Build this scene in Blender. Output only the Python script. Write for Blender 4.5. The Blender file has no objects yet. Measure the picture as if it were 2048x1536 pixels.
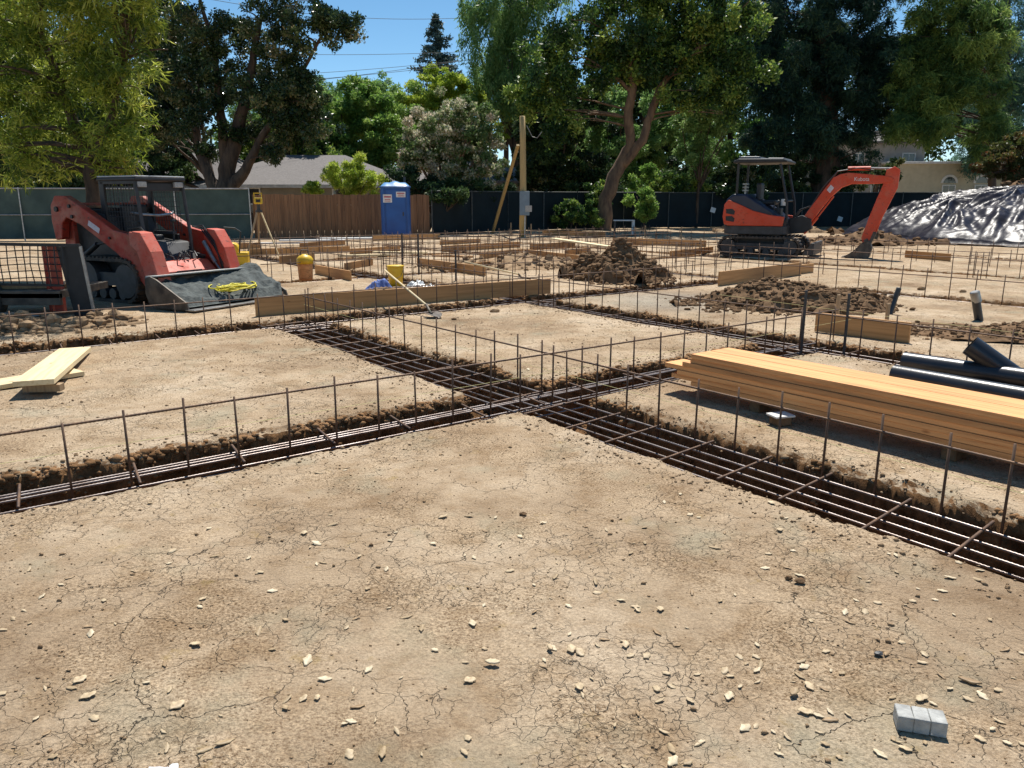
import bpy, math, random
import numpy as np
from mathutils import Vector, Matrix
random.seed(7); R=random.random
def U(a,b): return random.uniform(a,b)
rng=np.random.default_rng(11)
S=bpy.context.scene; COL=S.collection
# ---------------- camera model / layout helpers ----------------
F=1580.; CX,CY=1024.,768.; H=1.6
P_=math.atan((CY-398)/F)
def ray(x,y):
    dx=(x-CX)/F; dy=-(y-CY)/F
    return Vector((dx, math.cos(P_)+dy*math.sin(P_), -math.sin(P_)+dy*math.cos(P_)))
def G(x,y,z=0.):
    r=ray(x,y); t=(z-H)/r.z; return Vector((r.x*t,r.y*t,z))
def RY(x,y,Y):
    r=ray(x,y); t=Y/r.y; return Vector((r.x*t,Y,H+r.z*t))
TA=math.radians(52.6)
AX=Vector((math.sin(TA),math.cos(TA),0)); BX=Vector((-AX.y,AX.x,0))
ANG_A=math.atan2(AX.y,AX.x); ANG_B=math.atan2(BX.y,BX.x)
def W(u,v,z=0.): return AX*u+BX*v+Vector((0,0,z))
# ---------------- materials ----------------
def newmat(name):
    m=bpy.data.materials.new(name); m.use_nodes=True
    nt=m.node_tree; b=nt.nodes['Principled BSDF']; return m,nt,b
def N(nt,t,**k):
    n=nt.nodes.new(t)
    for a,v in k.items():
        if a.startswith('i_'):
            n.inputs[a[2:].replace('_',' ')].default_value=v
        else: setattr(n,a,v)
    return n
def ramp(nt,stops,interp='LINEAR'):
    n=nt.nodes.new('ShaderNodeValToRGB'); r=n.color_ramp; r.interpolation=interp
    while len(r.elements)<len(stops): r.elements.new(.5)
    for e,(p,c) in zip(r.elements,stops):
        e.position=p; e.color=tuple(c)+(1,) if len(c)==3 else c
    return n
def mat(name,c1,c2=None,scale=4,rough=.7,metal=0,bump=.0,bscale=None,stretch=None,spec=None,detail=6,lo=.35,hi=.65,rvar=0):
    m,nt,b=newmat(name); L=nt.links
    if c2 is None: c2=tuple(x*.72 for x in c1)
    tc=N(nt,'ShaderNodeTexCoord'); mp=N(nt,'ShaderNodeMapping')
    if stretch: mp.inputs['Scale'].default_value=stretch
    L.new(tc.outputs['Object'],mp.inputs['Vector'])
    n=N(nt,'ShaderNodeTexNoise',i_Scale=scale,i_Detail=detail,i_Roughness=.6)
    L.new(mp.outputs[0],n.inputs['Vector'])
    r=ramp(nt,[(lo,c2),(hi,c1)]); L.new(n.outputs['Fac'],r.inputs['Fac'])
    L.new(r.outputs['Color'],b.inputs['Base Color'])
    b.inputs['Roughness'].default_value=rough; b.inputs['Metallic'].default_value=metal
    if spec is not None: b.inputs['Specular IOR Level'].default_value=spec
    if bump:
        n2=N(nt,'ShaderNodeTexNoise',i_Scale=bscale or scale*4,i_Detail=8,i_Roughness=.65); L.new(mp.outputs[0],n2.inputs['Vector'])
        bp=N(nt,'ShaderNodeBump',i_Strength=1.0,i_Distance=bump); L.new(n2.outputs['Fac'],bp.inputs['Height']); L.new(bp.outputs[0],b.inputs['Normal'])
    return m
def leafmat(name,stops,trans=.45,rough=.45,tcol=(1,1,1)):
    m,nt,b=newmat(name); L=nt.links
    at=N(nt,'ShaderNodeAttribute',attribute_name='rnd')
    r=ramp(nt,stops); L.new(at.outputs['Fac'],r.inputs['Fac'])
    L.new(r.outputs['Color'],b.inputs['Base Color']); b.inputs['Roughness'].default_value=rough
    b.inputs['Specular IOR Level'].default_value=.35
    tr=N(nt,'ShaderNodeBsdfTranslucent')
    mx=N(nt,'ShaderNodeMix',data_type='RGBA',blend_type='MULTIPLY'); mx.inputs['Factor'].default_value=1
    L.new(r.outputs['Color'],mx.inputs['A']); mx.inputs['B'].default_value=tcol+(1,)
    L.new(mx.outputs['Result'],tr.inputs['Color'])
    ms=N(nt,'ShaderNodeMixShader'); ms.inputs['Fac'].default_value=trans
    L.new(b.outputs[0],ms.inputs[1]); L.new(tr.outputs[0],ms.inputs[2])
    L.new(ms.outputs[0],nt.nodes['Material Output'].inputs['Surface'])
    return m
def woodmat(name,c1,c2,axis=0,rough=.7):
    m,nt,b=newmat(name); L=nt.links
    tc=N(nt,'ShaderNodeTexCoord'); mp=N(nt,'ShaderNodeMapping')
    s=[26,26,26]; s[axis]=1.2; mp.inputs['Scale'].default_value=s
    L.new(tc.outputs['Object'],mp.inputs['Vector'])
    oi=N(nt,'ShaderNodeObjectInfo'); va=N(nt,'ShaderNodeVectorMath',operation='ADD')
    L.new(mp.outputs[0],va.inputs[0])
    mu=N(nt,'ShaderNodeMath',operation='MULTIPLY'); mu.inputs[1].default_value=50; L.new(oi.outputs['Random'],mu.inputs[0])
    cb=N(nt,'ShaderNodeCombineXYZ'); L.new(mu.outputs[0],cb.inputs[0]); L.new(mu.outputs[0],cb.inputs[1]); L.new(mu.outputs[0],cb.inputs[2])
    L.new(cb.outputs[0],va.inputs[1])
    n=N(nt,'ShaderNodeTexNoise',i_Scale=1.0,i_Detail=5,i_Roughness=.6,i_Distortion=.6); L.new(va.outputs[0],n.inputs['Vector'])
    r=ramp(nt,[(.3,c2),(.55,c1),(.8,tuple(min(1,x*1.08) for x in c1))]); L.new(n.outputs['Fac'],r.inputs['Fac'])
    # knots
    vo=N(nt,'ShaderNodeTexVoronoi',i_Scale=2.2); mp2=N(nt,'ShaderNodeMapping'); s2=[2.2,2.2,2.2]; s2[axis]=.9; mp2.inputs['Scale'].default_value=s2
    va2=N(nt,'ShaderNodeVectorMath',operation='ADD'); L.new(tc.outputs['Object'],mp2.inputs['Vector']); L.new(mp2.outputs[0],va2.inputs[0]); L.new(cb.outputs[0],va2.inputs[1])
    L.new(va2.outputs[0],vo.inputs['Vector'])
    kr=ramp(nt,[(.03,(.45,.3,.2)),(.075,(1,1,1))]); L.new(vo.outputs['Distance'],kr.inputs['Fac'])
    mx=N(nt,'ShaderNodeMix',data_type='RGBA',blend_type='MULTIPLY'); mx.inputs['Factor'].default_value=.8
    L.new(r.outputs[0],mx.inputs['A']); L.new(kr.outputs[0],mx.inputs['B'])
    # overall variation per board
    hs=N(nt,'ShaderNodeHueSaturation'); mr=N(nt,'ShaderNodeMapRange'); mr.inputs['To Min'].default_value=.78; mr.inputs['To Max'].default_value=1.1
    L.new(oi.outputs['Random'],mr.inputs['Value']); L.new(mr.outputs[0],hs.inputs['Value']); L.new(mx.outputs['Result'],hs.inputs['Color'])
    L.new(hs.outputs[0],b.inputs['Base Color']); b.inputs['Roughness'].default_value=rough
    bp=N(nt,'ShaderNodeBump',i_Strength=.6,i_Distance=.002); L.new(n.outputs['Fac'],bp.inputs['Height']); L.new(bp.outputs[0],b.inputs['Normal'])
    return m
# ---------------- mesh builder ----------------
class MB:
    def __init__(s): s.v=[]; s.f=[]
    def add(s,vs,fs):
        o=len(s.v); s.v+= [tuple(x) for x in vs]; s.f+=[tuple(i+o for i in f) for f in fs]; return s
    def box(s,c,d,rot=None):
        x,y,z=[q/2 for q in d]; vs=[Vector(p) for p in((-x,-y,-z),(x,-y,-z),(x,y,-z),(-x,y,-z),(-x,-y,z),(x,-y,z),(x,y,z),(-x,y,z))]
        if rot is not None: vs=[rot@p for p in vs]
        c=Vector(c); return s.add([p+c for p in vs],[(0,3,2,1),(4,5,6,7),(0,1,5,4),(1,2,6,5),(2,3,7,6),(3,0,4,7)])
    def tube(s,pts,rad,n=8,cap=True):
        pts=[Vector(p) for p in pts]; 
        if not hasattr(rad,'__len__'): rad=[rad]*len(pts)
        vs=[];fs=[]; up=None
        for i,p in enumerate(pts):
            t=(pts[min(i+1,len(pts)-1)]-pts[max(i-1,0)]).normalized()
            if up is None:
                up=Vector((0,0,1)) if abs(t.z)<.9 else Vector((1,0,0))
            a=(up-t*up.dot(t)).normalized(); up=a; b=t.cross(a)
            for k in range(n):
                th=2*math.pi*k/n; vs.append(p+(a*math.cos(th)+b*math.sin(th))*rad[i])
        for i in range(len(pts)-1):
            for k in range(n):
                k2=(k+1)%n; fs.append((i*n+k,i*n+k2,(i+1)*n+k2,(i+1)*n+k))
        if cap: fs.append(tuple(range(n-1,-1,-1))); fs.append(tuple((len(pts)-1)*n+k for k in range(n)))
        return s.add(vs,fs)
    def bar(s,p0,p1,w,h):  # rectangular bar between two points
        p0=Vector(p0);p1=Vector(p1);d=p1-p0; q=d.to_track_quat('X','Z').to_matrix()
        return s.box((p0+p1)/2,(d.length,w,h),q)
    def prism(s,poly,y0,y1,ax='y'):
        n=len(poly)
        def mk(p,y):
            if ax=='y': return (p[0],y,p[1])
            if ax=='x': return (y,p[0],p[1])
            return (p[0],p[1],y)
        vs=[mk(p,y0) for p in poly]+[mk(p,y1) for p in poly]
        fs=[tuple(range(n)),tuple(range(2*n-1,n-1,-1))]+[((i+1)%n,i,i+n,(i+1)%n+n) for i in range(n)]
        return s.add(vs,fs)
    def ico(s,c,r,sub=1,jit=.2,sq=(1,1,1),rs=None):
        rs=rs or random
        vs,fs=ICO[sub]; c=Vector(c); out=[]
        for p in vs:
            k=r*(1+rs.uniform(-jit,jit)*1.25); out.append(c+Vector((p[0]*k*sq[0],p[1]*k*sq[1],p[2]*k*sq[2])))
        return s.add(out,fs)
    def mesh(s,name,m,smooth=False):
        me=bpy.data.meshes.new(name); me.from_pydata(s.v,[],s.f); me.validate()
        if m: me.materials.append(m)
        if smooth: me.polygons.foreach_set('use_smooth',[True]*len(me.polygons))
        me.update(); return me
    def build(s,name,m,parent=None,smooth=False,bevel=0,fix=True,loc=None,rz=0):
        me=s.mesh(name,m,smooth)
        if fix:
            import bmesh
            bm=bmesh.new(); bm.from_mesh(me); bmesh.ops.recalc_face_normals(bm,faces=bm.faces); bm.to_mesh(me); bm.free()
            if smooth: me.polygons.foreach_set('use_smooth',[True]*len(me.polygons))
        o=bpy.data.objects.new(name,me); COL.objects.link(o)
        if parent: o.parent=parent
        if loc is not None: o.location=loc
        o.rotation_euler.z=rz
        if bevel:
            md=o.modifiers.new('bevel','BEVEL'); md.width=bevel; md.segments=2; md.limit_method='ANGLE'; md.angle_limit=math.radians(35)
        return o
def _ico():
    import bmesh
    out={}
    for sub in (1,2,3):
        bm=bmesh.new(); bmesh.ops.create_icosphere(bm,subdivisions=sub,radius=1)
        bm.verts.ensure_lookup_table(); out[sub]=([tuple(v.co) for v in bm.verts],[tuple(v.index for v in f.verts) for f in bm.faces]); bm.free()
    return out
ICO=_ico()
def tag(o,label=None,cat=None,group=None,kind=None):
    if label:o['label']=label
    if cat:o['category']=cat
    if group:o['group']=group
    if kind:o['kind']=kind
    return o
def empty(name,loc,rz=0,**k):
    o=bpy.data.objects.new(name,None); COL.objects.link(o); o.location=loc; o.rotation_euler.z=rz; o.empty_display_size=.2
    return tag(o,**k)
def npmesh(name,V,Fq,m,smooth=False,rnd=None,parent=None,loc=None):
    me=bpy.data.meshes.new(name); V=np.asarray(V,np.float32); Fq=np.asarray(Fq,np.int32); k=Fq.shape[1]; nf=len(Fq)
    me.vertices.add(len(V)); me.vertices.foreach_set('co',V.ravel())
    me.loops.add(nf*k); me.loops.foreach_set('vertex_index',Fq.ravel())
    me.polygons.add(nf); me.polygons.foreach_set('loop_start',np.arange(0,nf*k,k,dtype=np.int32))
    if smooth: me.polygons.foreach_set('use_smooth',np.ones(nf,bool))
    if rnd is not None:
        at=me.attributes.new('rnd','FLOAT','FACE'); at.data.foreach_set('value',np.asarray(rnd,np.float32))
    me.materials.append(m); me.update(calc_edges=True)
    o=bpy.data.objects.new(name,me); COL.objects.link(o)
    if parent:o.parent=parent
    if loc is not None:o.location=loc
    return o
# value noise
def vnoise(x,y,seed=0):
    xi=np.floor(x).astype(np.int64); yi=np.floor(y).astype(np.int64); fx=x-xi; fy=y-yi
    fx=fx*fx*(3-2*fx); fy=fy*fy*(3-2*fy)
    def h(a,b):
        n=(a*374761393+b*668265263+seed*1442695041)&0xFFFFFFFF
        n=((n^(n>>13))*1274126177)&0xFFFFFFFF; n=(n^(n>>16))&0xFFFFFFFF
        return n/4294967295.0
    return (h(xi,yi)*(1-fx)+h(xi+1,yi)*fx)*(1-fy)+(h(xi,yi+1)*(1-fx)+h(xi+1,yi+1)*fx)*fy
def fbm(x,y,sc,oc=4,seed=0):
    s=0;a=1;t=0
    for i in range(oc):
        s=s+a*(vnoise(x*sc,y*sc,seed+i*17)-.5); t+=a; a*=.55; sc*=2.03
    return s/t*2
# ---------------- ground ----------------
# trenches: ('A', v0,v1,u0,u1,depth)  /  ('B', u0,u1,v0,v1,depth)
TR=[('A',4.63,5.36,-6,8.3,.45),('B',3.60,4.42,-3,10.2,.45),('A',9.72,10.5,-7,14.2,.42),('B',7.66,8.42,-2,25.4,.42),
    ('A',14.9,15.6,5.2,23,.32),('A',19.9,20.6,7.8,23,.3),('A',25,25.6,7.8,28,.28),('B',13.4,14.05,-2,25.4,.26),('B',18.2,18.9,-2,25.4,.28),('B',24.0,24.6,2,25.4,.25)]
def trench_mask(u,v):
    """signed distance-like: positive inside a trench; returns depth field"""
    e1=fbm(u,v,3.1,4,3)*.085; e2=fbm(u,v,.9,2,9)*.05; e3=fbm(u,v,17,2,21)*.018
    dep=np.zeros_like(u)
    for k,a0,a1,l0,l1,d in TR:
        p,q=(v,u) if k=='A' else (u,v)
        # near edge (p=a0) crisp, far edge crumbly
        sn=p-a0-.01+(e2*.6+e3*1.3+e1*.6); sf=a1-p+(e1*1.15+e2+e3); se=np.minimum(q-l0,l1-q)+e1
        t=np.clip(np.minimum(sn,se)/.07,0,1); t=t*t*(3-2*t)
        # far side: crumbly shoulder, then a steep face
        sh=np.clip((sf+.05)/.11,0,1)*.05; tf=np.clip((sf-.035)/.055,0,1); tf=tf*tf*(3-2*tf)
        dep=np.maximum(dep,np.minimum(t*d,sh+tf*(d-.05)))
    return dep
FEET=[(U(.6,8),U(.8,9.3),U(0,6.28)) for _ in range(46)]
def ground_h(u,v):
    d=trench_mask(u,v)
    base=fbm(u,v,.35,3,40)*.02+fbm(u,v,4.5,3,50)*.004+fbm(u,v,26,2,60)*.0022
    rough=np.clip(d/.1,0,1)
    z=base-d+rough*(fbm(u,v,7,3,70)*.05)+np.clip(d/.03,0,1)*fbm(u,v,15,3,75)*.03
    for fu,fv,fa in FEET:
        du=u-fu;dv=v-fv; x=du*math.cos(fa)+dv*math.sin(fa); y=-du*math.sin(fa)+dv*math.cos(fa)
        q=(x/.14)**2+(y/.052)**2; z=z-np.where(q<4,.007*np.exp(-q**2)-.0035*np.exp(-(q-1.5)**2*3),0)
    return z
def axis(segs):
    out=[segs[0][0]]
    for a,b,st in segs:
        n=max(1,int(round((b-a)/st))); out+=list(np.linspace(a,b,n+1)[1:])
    x=out[-1]; st=segs[-1][2]
    while x<420: st*=1.35; x+=st; out.append(x)
    x=out[0]; st=segs[0][2]; pre=[]
    while x>-420: st*=1.35; x-=st; pre.append(x)
    return np.array(pre[::-1]+out)
us=axis([(-7,-1.6,.12),(-1.6,9,.02),(9,16,.045),(16,30,.1)])
vs=axis([(-3,-.2,.1),(-.2,11.2,.02),(11.2,16,.045),(16,32,.1)])
UU,VV=np.meshgrid(us,vs,indexing='ij')
ZZ=ground_h(UU,VV)
nu,nv=UU.shape
XX=UU*AX.x+VV*BX.x; YY=UU*AX.y+VV*BX.y
idx=np.arange(nu*nv).reshape(nu,nv)
Fq=np.stack([idx[:-1,:-1],idx[1:,:-1],idx[1:,1:],idx[:-1,1:]],-1).reshape(-1,4)
def ground_mat():
    m,nt,b=newmat('dry_cracked_dirt'); L=nt.links
    geo=N(nt,'ShaderNodeNewGeometry'); P=geo.outputs['Position']
    def noise(sc,det=5,ro=.6,dist=0):
        n=N(nt,'ShaderNodeTexNoise',i_Scale=sc,i_Detail=det,i_Roughness=ro,i_Distortion=dist); L.new(P,n.inputs['Vector']); return n
    def mixc(fac,a,bb,bt='MIX'):
        x=N(nt,'ShaderNodeMix',data_type='RGBA',blend_type=bt)
        if isinstance(fac,float): x.inputs['Factor'].default_value=fac
        else: L.new(fac,x.inputs['Factor'])
        for s,q in(('A',a),('B',bb)):
            if isinstance(q,tuple): x.inputs[s].default_value=q+(1,)
            else: L.new(q,x.inputs[s])
        return x.outputs['Result']
    def math_(op,a,bb=None,clamp=False):
        x=N(nt,'ShaderNodeMath',operation=op); x.use_clamp=clamp
        for i,q in enumerate((a,bb)):
            if q is None: continue
            if isinstance(q,(int,float)): x.inputs[i].default_value=q
            else: L.new(q,x.inputs[i])
        return x.outputs[0]
    big=noise(.55,6,.65); r1=ramp(nt,[(.32,DIRT_D),(.5,DIRT_M),(.66,DIRT_L)]); L.new(big.outputs['Fac'],r1.inputs['Fac'])
    mid=noise(3.6,7,.7,.3); r2=ramp(nt,[(.36,(.80,.75,.69)),(.52,(1.0,1.0,1.0)),(.7,(1.1,1.1,1.09))]); L.new(mid.outputs['Fac'],r2.inputs['Fac'])
    c=mixc(1.0,r1.outputs[0],r2.outputs[0],'MULTIPLY')
    # granular gravelly patches
    gp=noise(1.3,5,.6); gm=ramp(nt,[(.46,(0,0,0)),(.58,(1,1,1))]); L.new(gp.outputs['Fac'],gm.inputs['Fac'])
    gr=noise(85,3,.8); grr=ramp(nt,[(.36,(.40,.32,.24)),(.5,(.93,.9,.86)),(.64,(1.4,1.36,1.28))]); L.new(gr.outputs['Fac'],grr.inputs['Fac'])
    c2=mixc(1.0,c,grr.outputs[0],'MULTIPLY')
    gfac=math_('MULTIPLY_ADD',gm.outputs[0],.6); 
    gfac.node.inputs[2].default_value=.4
    c=mixc(gfac,c,c2)
    # yellow-olive dry moss / grey-green tints
    t1=noise(1.9,4,.6); t1r=ramp(nt,[(.56,(0,0,0)),(.72,(.5,.5,.5))]); mpo=N(nt,'ShaderNodeMapping'); mpo.inputs['Location'].default_value=(13,5,2)
    L.new(P,mpo.inputs['Vector']); L.new(mpo.outputs[0],t1.inputs['Vector']); L.new(t1.outputs['Fac'],t1r.inputs['Fac'])
    c=mixc(t1r.outputs[0],c,(.33,.31,.22))
    t2=noise(5.5,6,.75); t2r=ramp(nt,[(.6,(0,0,0)),(.7,(.55,.55,.55))]); mp3=N(nt,'ShaderNodeMapping'); mp3.inputs['Location'].default_value=(3,25,2)
    L.new(P,mp3.inputs['Vector']); L.new(mp3.outputs[0],t2.inputs['Vector']); L.new(t2.outputs['Fac'],t2r.inputs['Fac'])
    c=mixc(t2r.outputs[0],c,(.34,.235,.09))
    # cracks
    dn=noise(3.0,4,.7); dv=N(nt,'ShaderNodeVectorMath',operation='MULTIPLY_ADD'); L.new(dn.outputs['Color'],dv.inputs[0]); dv.inputs[1].default_value=(.28,.28,.28); L.new(P,dv.inputs[2])
    dn2=noise(22,3,.7); dv2=N(nt,'ShaderNodeVectorMath',operation='MULTIPLY_ADD'); L.new(dn2.outputs['Color'],dv2.inputs[0]); dv2.inputs[1].default_value=(.035,.035,.035); L.new(dv.outputs[0],dv2.inputs[2])
    crk=[]
    for sc,w in((3.1,.008),(8.5,.016),(17,.03)):
        vo=N(nt,'ShaderNodeTexVoronoi',feature='DISTANCE_TO_EDGE',voronoi_dimensions='2D',i_Scale=sc); L.new(dv2.outputs[0],vo.inputs['Vector'])
        r=ramp(nt,[(0,(1,1,1)),(w,(0,0,0))]); L.new(vo.outputs['Distance'],r.inputs['Fac'])
        mk=noise(1.1 if sc<5 else 1.7,3,.5); mm=ramp(nt,[(.5,(0,0,0)),(.6,(1,1,1))]); L.new(mk.outputs['Fac'],mm.inputs['Fac'])
        if sc>5:
            mq=N(nt,'ShaderNodeMapping'); mq.inputs['Location'].default_value=(7+sc,1,9); L.new(P,mq.inputs['Vector']); L.new(mq.outputs[0],mk.inputs['Vector'])
        crk.append(math_('MULTIPLY',r.outputs[0],mm.outputs[0]))
    crack=math_('MAXIMUM',math_('MAXIMUM',crk[0],math_('MULTIPLY',crk[1],.75)),math_('MULTIPLY',crk[2],.4))
    c=mixc(math_('MULTIPLY',crack,.75),c,(.06,.04,.025))
    # grey patch blended in near the second block
    vd=N(nt,'ShaderNodeVectorMath',operation='DISTANCE'); L.new(dv.outputs[0],vd.inputs[0]); pc=W(9.8,8.5); vd.inputs[1].default_value=(pc.x+.14,pc.y+.14,.14)
    pr=ramp(nt,[(.2,(.5,.5,.5)),(.5,(0,0,0))]); dd=math_('MULTIPLY',vd.outputs['Value'],.3); L.new(dd,pr.inputs['Fac'])
    c=mixc(pr.outputs[0],c,(.30,.29,.25))
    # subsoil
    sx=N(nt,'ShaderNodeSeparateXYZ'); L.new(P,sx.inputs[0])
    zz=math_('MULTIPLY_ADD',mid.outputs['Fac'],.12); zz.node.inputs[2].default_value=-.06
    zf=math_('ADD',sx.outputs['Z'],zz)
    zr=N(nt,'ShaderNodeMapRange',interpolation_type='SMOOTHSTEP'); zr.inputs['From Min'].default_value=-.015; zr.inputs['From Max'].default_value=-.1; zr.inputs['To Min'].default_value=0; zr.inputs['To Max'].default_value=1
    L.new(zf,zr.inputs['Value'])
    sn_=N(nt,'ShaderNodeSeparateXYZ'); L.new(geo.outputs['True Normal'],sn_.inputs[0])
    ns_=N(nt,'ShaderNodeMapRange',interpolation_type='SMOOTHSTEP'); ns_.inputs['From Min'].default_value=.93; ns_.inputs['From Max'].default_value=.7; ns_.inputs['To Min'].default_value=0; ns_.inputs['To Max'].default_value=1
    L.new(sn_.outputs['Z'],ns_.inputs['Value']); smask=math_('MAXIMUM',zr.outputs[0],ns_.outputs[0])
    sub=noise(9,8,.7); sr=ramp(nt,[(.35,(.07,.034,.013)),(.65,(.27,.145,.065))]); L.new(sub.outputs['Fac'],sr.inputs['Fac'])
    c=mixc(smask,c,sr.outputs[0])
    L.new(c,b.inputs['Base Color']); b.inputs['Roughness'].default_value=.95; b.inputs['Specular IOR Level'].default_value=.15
    # bump
    f1=noise(60,6,.75); f2=noise(14,6,.65)
    h=math_('MULTIPLY_ADD',f2.outputs['Fac'],1.1); L.new(f1.outputs['Fac'],h.node.inputs[2])
    h2=math_('MULTIPLY_ADD',crack,-1.6); L.new(h,h2.node.inputs[2])
    h3=math_('MULTIPLY',gm.outputs[0],gr.outputs['Fac']); h4=math_('MULTIPLY_ADD',h3,.7); L.new(h2,h4.node.inputs[2])
    bp=N(nt,'ShaderNodeBump',i_Strength=1.0,i_Distance=.013); L.new(h4,bp.inputs['Height']); L.new(bp.outputs[0],b.inputs['Normal'])
    return m
DIRT_D=(.29,.205,.13); DIRT_M=(.45,.345,.235); DIRT_L=(.55,.445,.325)
M={}
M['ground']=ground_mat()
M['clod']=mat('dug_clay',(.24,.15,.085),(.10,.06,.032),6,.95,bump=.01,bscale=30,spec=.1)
M['clod_l']=mat('dry_clods',(.40,.28,.17),(.18,.115,.065),5,.95,bump=.008,bscale=40,spec=.1)
M['wallclay']=mat('wall_clay',(.36,.205,.10),(.13,.07,.032),4,.95,bump=.008,bscale=40,spec=.1)
M['rebar']=mat('rusty_rebar',(.20,.115,.065),(.075,.05,.04),9,.62,metal=.35,spec=.5)
M['rebar_g']=mat('grey_rebar',(.34,.30,.28),(.16,.12,.10),7,.42,metal=.7)
M['wood_x']=woodmat('form_lumber',(.56,.30,.115),(.40,.20,.07),0)
M['wood_new']=woodmat('new_lumber',(.75,.365,.135),(.45,.185,.06),0)
M['wood_pale']=woodmat('pale_lumber',(.74,.60,.36),(.62,.46,.24),0)
M['wood_z']=woodmat('stake_wood',(.45,.31,.17),(.28,.17,.09),2)
M['fence_wood']=woodmat('fence_redwood',(.30,.155,.075),(.15,.075,.04),2,.85)
M['pole_wood']=woodmat('pole_wood',(.50,.36,.15),(.30,.2,.09),2)
M['orange']=None
def dirtypaint(name,base,dust,dark,thr=.5,rough=.45):
    m,nt,b=newmat(name); L=nt.links; tc=N(nt,'ShaderNodeTexCoord')
    def mk(sc,st,lo,hi,dis=0):
        mp=N(nt,'ShaderNodeMapping'); mp.inputs['Scale'].default_value=st; L.new(tc.outputs['Object'],mp.inputs['Vector'])
        n=N(nt,'ShaderNodeTexNoise',i_Scale=sc,i_Detail=8,i_Roughness=.7,i_Distortion=dis); L.new(mp.outputs[0],n.inputs['Vector'])
        r=ramp(nt,[(lo,(0,0,0)),(hi,(1,1,1))]); L.new(n.outputs['Fac'],r.inputs['Fac']); return r.outputs[0]
    c=None
    prev=base
    for fac,col in ((mk(2.2,(1,1,1),thr-.08,thr+.2),dust),(mk(9,(1,1,2.5),.58,.66,.5),dark),(mk(30,(1,1,.15),.64,.68),dust)):
        x=N(nt,'ShaderNodeMix',data_type='RGBA'); L.new(fac,x.inputs['Factor'])
        if isinstance(prev,tuple): x.inputs['A'].default_value=prev+(1,)
        else: L.new(prev,x.inputs['A'])
        x.inputs['B'].default_value=col+(1,); prev=x.outputs['Result']
    L.new(prev,b.inputs['Base Color'])
    rr_=N(nt,'ShaderNodeMapRange'); rr_.inputs['To Min'].default_value=rough-.1; rr_.inputs['To Max'].default_value=rough+.35; L.new(mk(3,(1,1,1),.4,.65),rr_.inputs['Value']); L.new(rr_.outputs[0],b.inputs['Roughness'])
    return m
M['orange_d']=dirtypaint('dusty_shaded_orange_paint',(.42,.032,.014),(.34,.12,.07),(.07,.028,.018),.5,.5)  # base red deepened to paint in the loader's backlit shade, under real dust
M['orange']=dirtypaint('orange_paint',(.62,.062,.018),(.50,.14,.07),(.2,.04,.02),.6,.42)
M['orange_l']=dirtypaint('sun_faded_orange_paint',(.56,.075,.04),(.52,.2,.14),(.2,.06,.04),.5,.5)
M['black']=mat('black_metal',(.022,.022,.024),(.012,.012,.013),6,.5)
M['dark']=mat('dark_grey_metal',(.06,.06,.062),(.03,.03,.03),6,.55)
M['grime']=mat('grimy_steel',(.16,.13,.10),(.05,.042,.036),5,.6,metal=.3,bump=.003)
M['steel']=mat('worn_steel',(.42,.42,.41),(.2,.19,.18),6,.38,metal=.8)
M['track']=mat('muddy_rubber',(.12,.09,.065),(.03,.027,.024),9,.85,bump=.004)
M['roofwhite']=mat('pale_roof_paint',(.55,.57,.58),(.35,.36,.37),4,.4)
M['white']=mat('white_paint',(.78,.78,.76),(.6,.6,.58),5,.55)
M['yellow']=mat('yellow_plastic',(.78,.52,.03),(.62,.38,.02),5,.45)
M['rope']=mat('yellow_rope',(.75,.68,.06),(.5,.42,.03),30,.7)
M['bluep']=mat('blue_plastic',(.012,.10,.36),(.01,.075,.28),2,.35,spec=.5)
M['bluebag']=mat('blue_cloth',(.14,.22,.52),(.08,.13,.36),8,.7,bump=.01)
M['film']=mat('clear_film',(.55,.57,.57),(.3,.32,.33),9,.2,bump=.012,bscale=16)
M['pipe']=mat('black_pipe_plastic',(.016,.018,.024),(.03,.03,.032),4,.32,spec=.6,bump=.0008,bscale=60)
M['tarp']=None
M['chain']=mat('galvanised_steel',(.5,.5,.5),(.3,.3,.3),9,.35,metal=.8)
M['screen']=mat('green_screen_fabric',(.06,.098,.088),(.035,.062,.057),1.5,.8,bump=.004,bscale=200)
M['screen_shaded']=mat('shade_darkened_screen_fabric',(.006,.016,.019),(.003,.009,.011),1.5,.85)  # green screen fabric again, with deep shade put into its colour
M['fill']=mat('grey_wet_sand',(.105,.12,.115),(.05,.058,.056),7,.9,bump=.02,bscale=25)
M['bark']=mat('brown_bark',(.13,.085,.055),(.045,.03,.022),6,.9,bump=.03,bscale=14,stretch=(1,1,.25))
M['bark_l']=mat('tan_bark',(.24,.15,.085),(.10,.06,.04),5,.9,bump=.02,bscale=12,stretch=(1,1,.3))
M['roof']=mat('grey_shingle',(.20,.185,.178),(.14,.128,.124),9,.9,bump=.01,bscale=30)
M['stucco']=mat('cream_stucco',(.55,.49,.35),(.46,.41,.29),2,.9)
M['stucco_g']=mat('grey_stucco',(.38,.37,.34),(.30,.29,.27),2,.9)
M['housewall']=mat('tan_siding',(.30,.26,.2),(.23,.2,.155),2,.85)
M['glass']=mat('dark_window_glass',(.02,.025,.03),(.03,.035,.04),2,.08,spec=.8)
M['sticker']=mat('faded_sticker',(.72,.68,.70),(.55,.45,.5),30,.5)
M['red']=mat('red_print',(.55,.12,.14),(.4,.1,.12),20,.5)
M['concrete']=mat('pale_concrete',(.50,.50,.47),(.30,.30,.285),18,.85,bump=.006,bscale=60)
M['string']=mat('yellow_string',(.75,.68,.3),None,9,.7)
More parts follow.
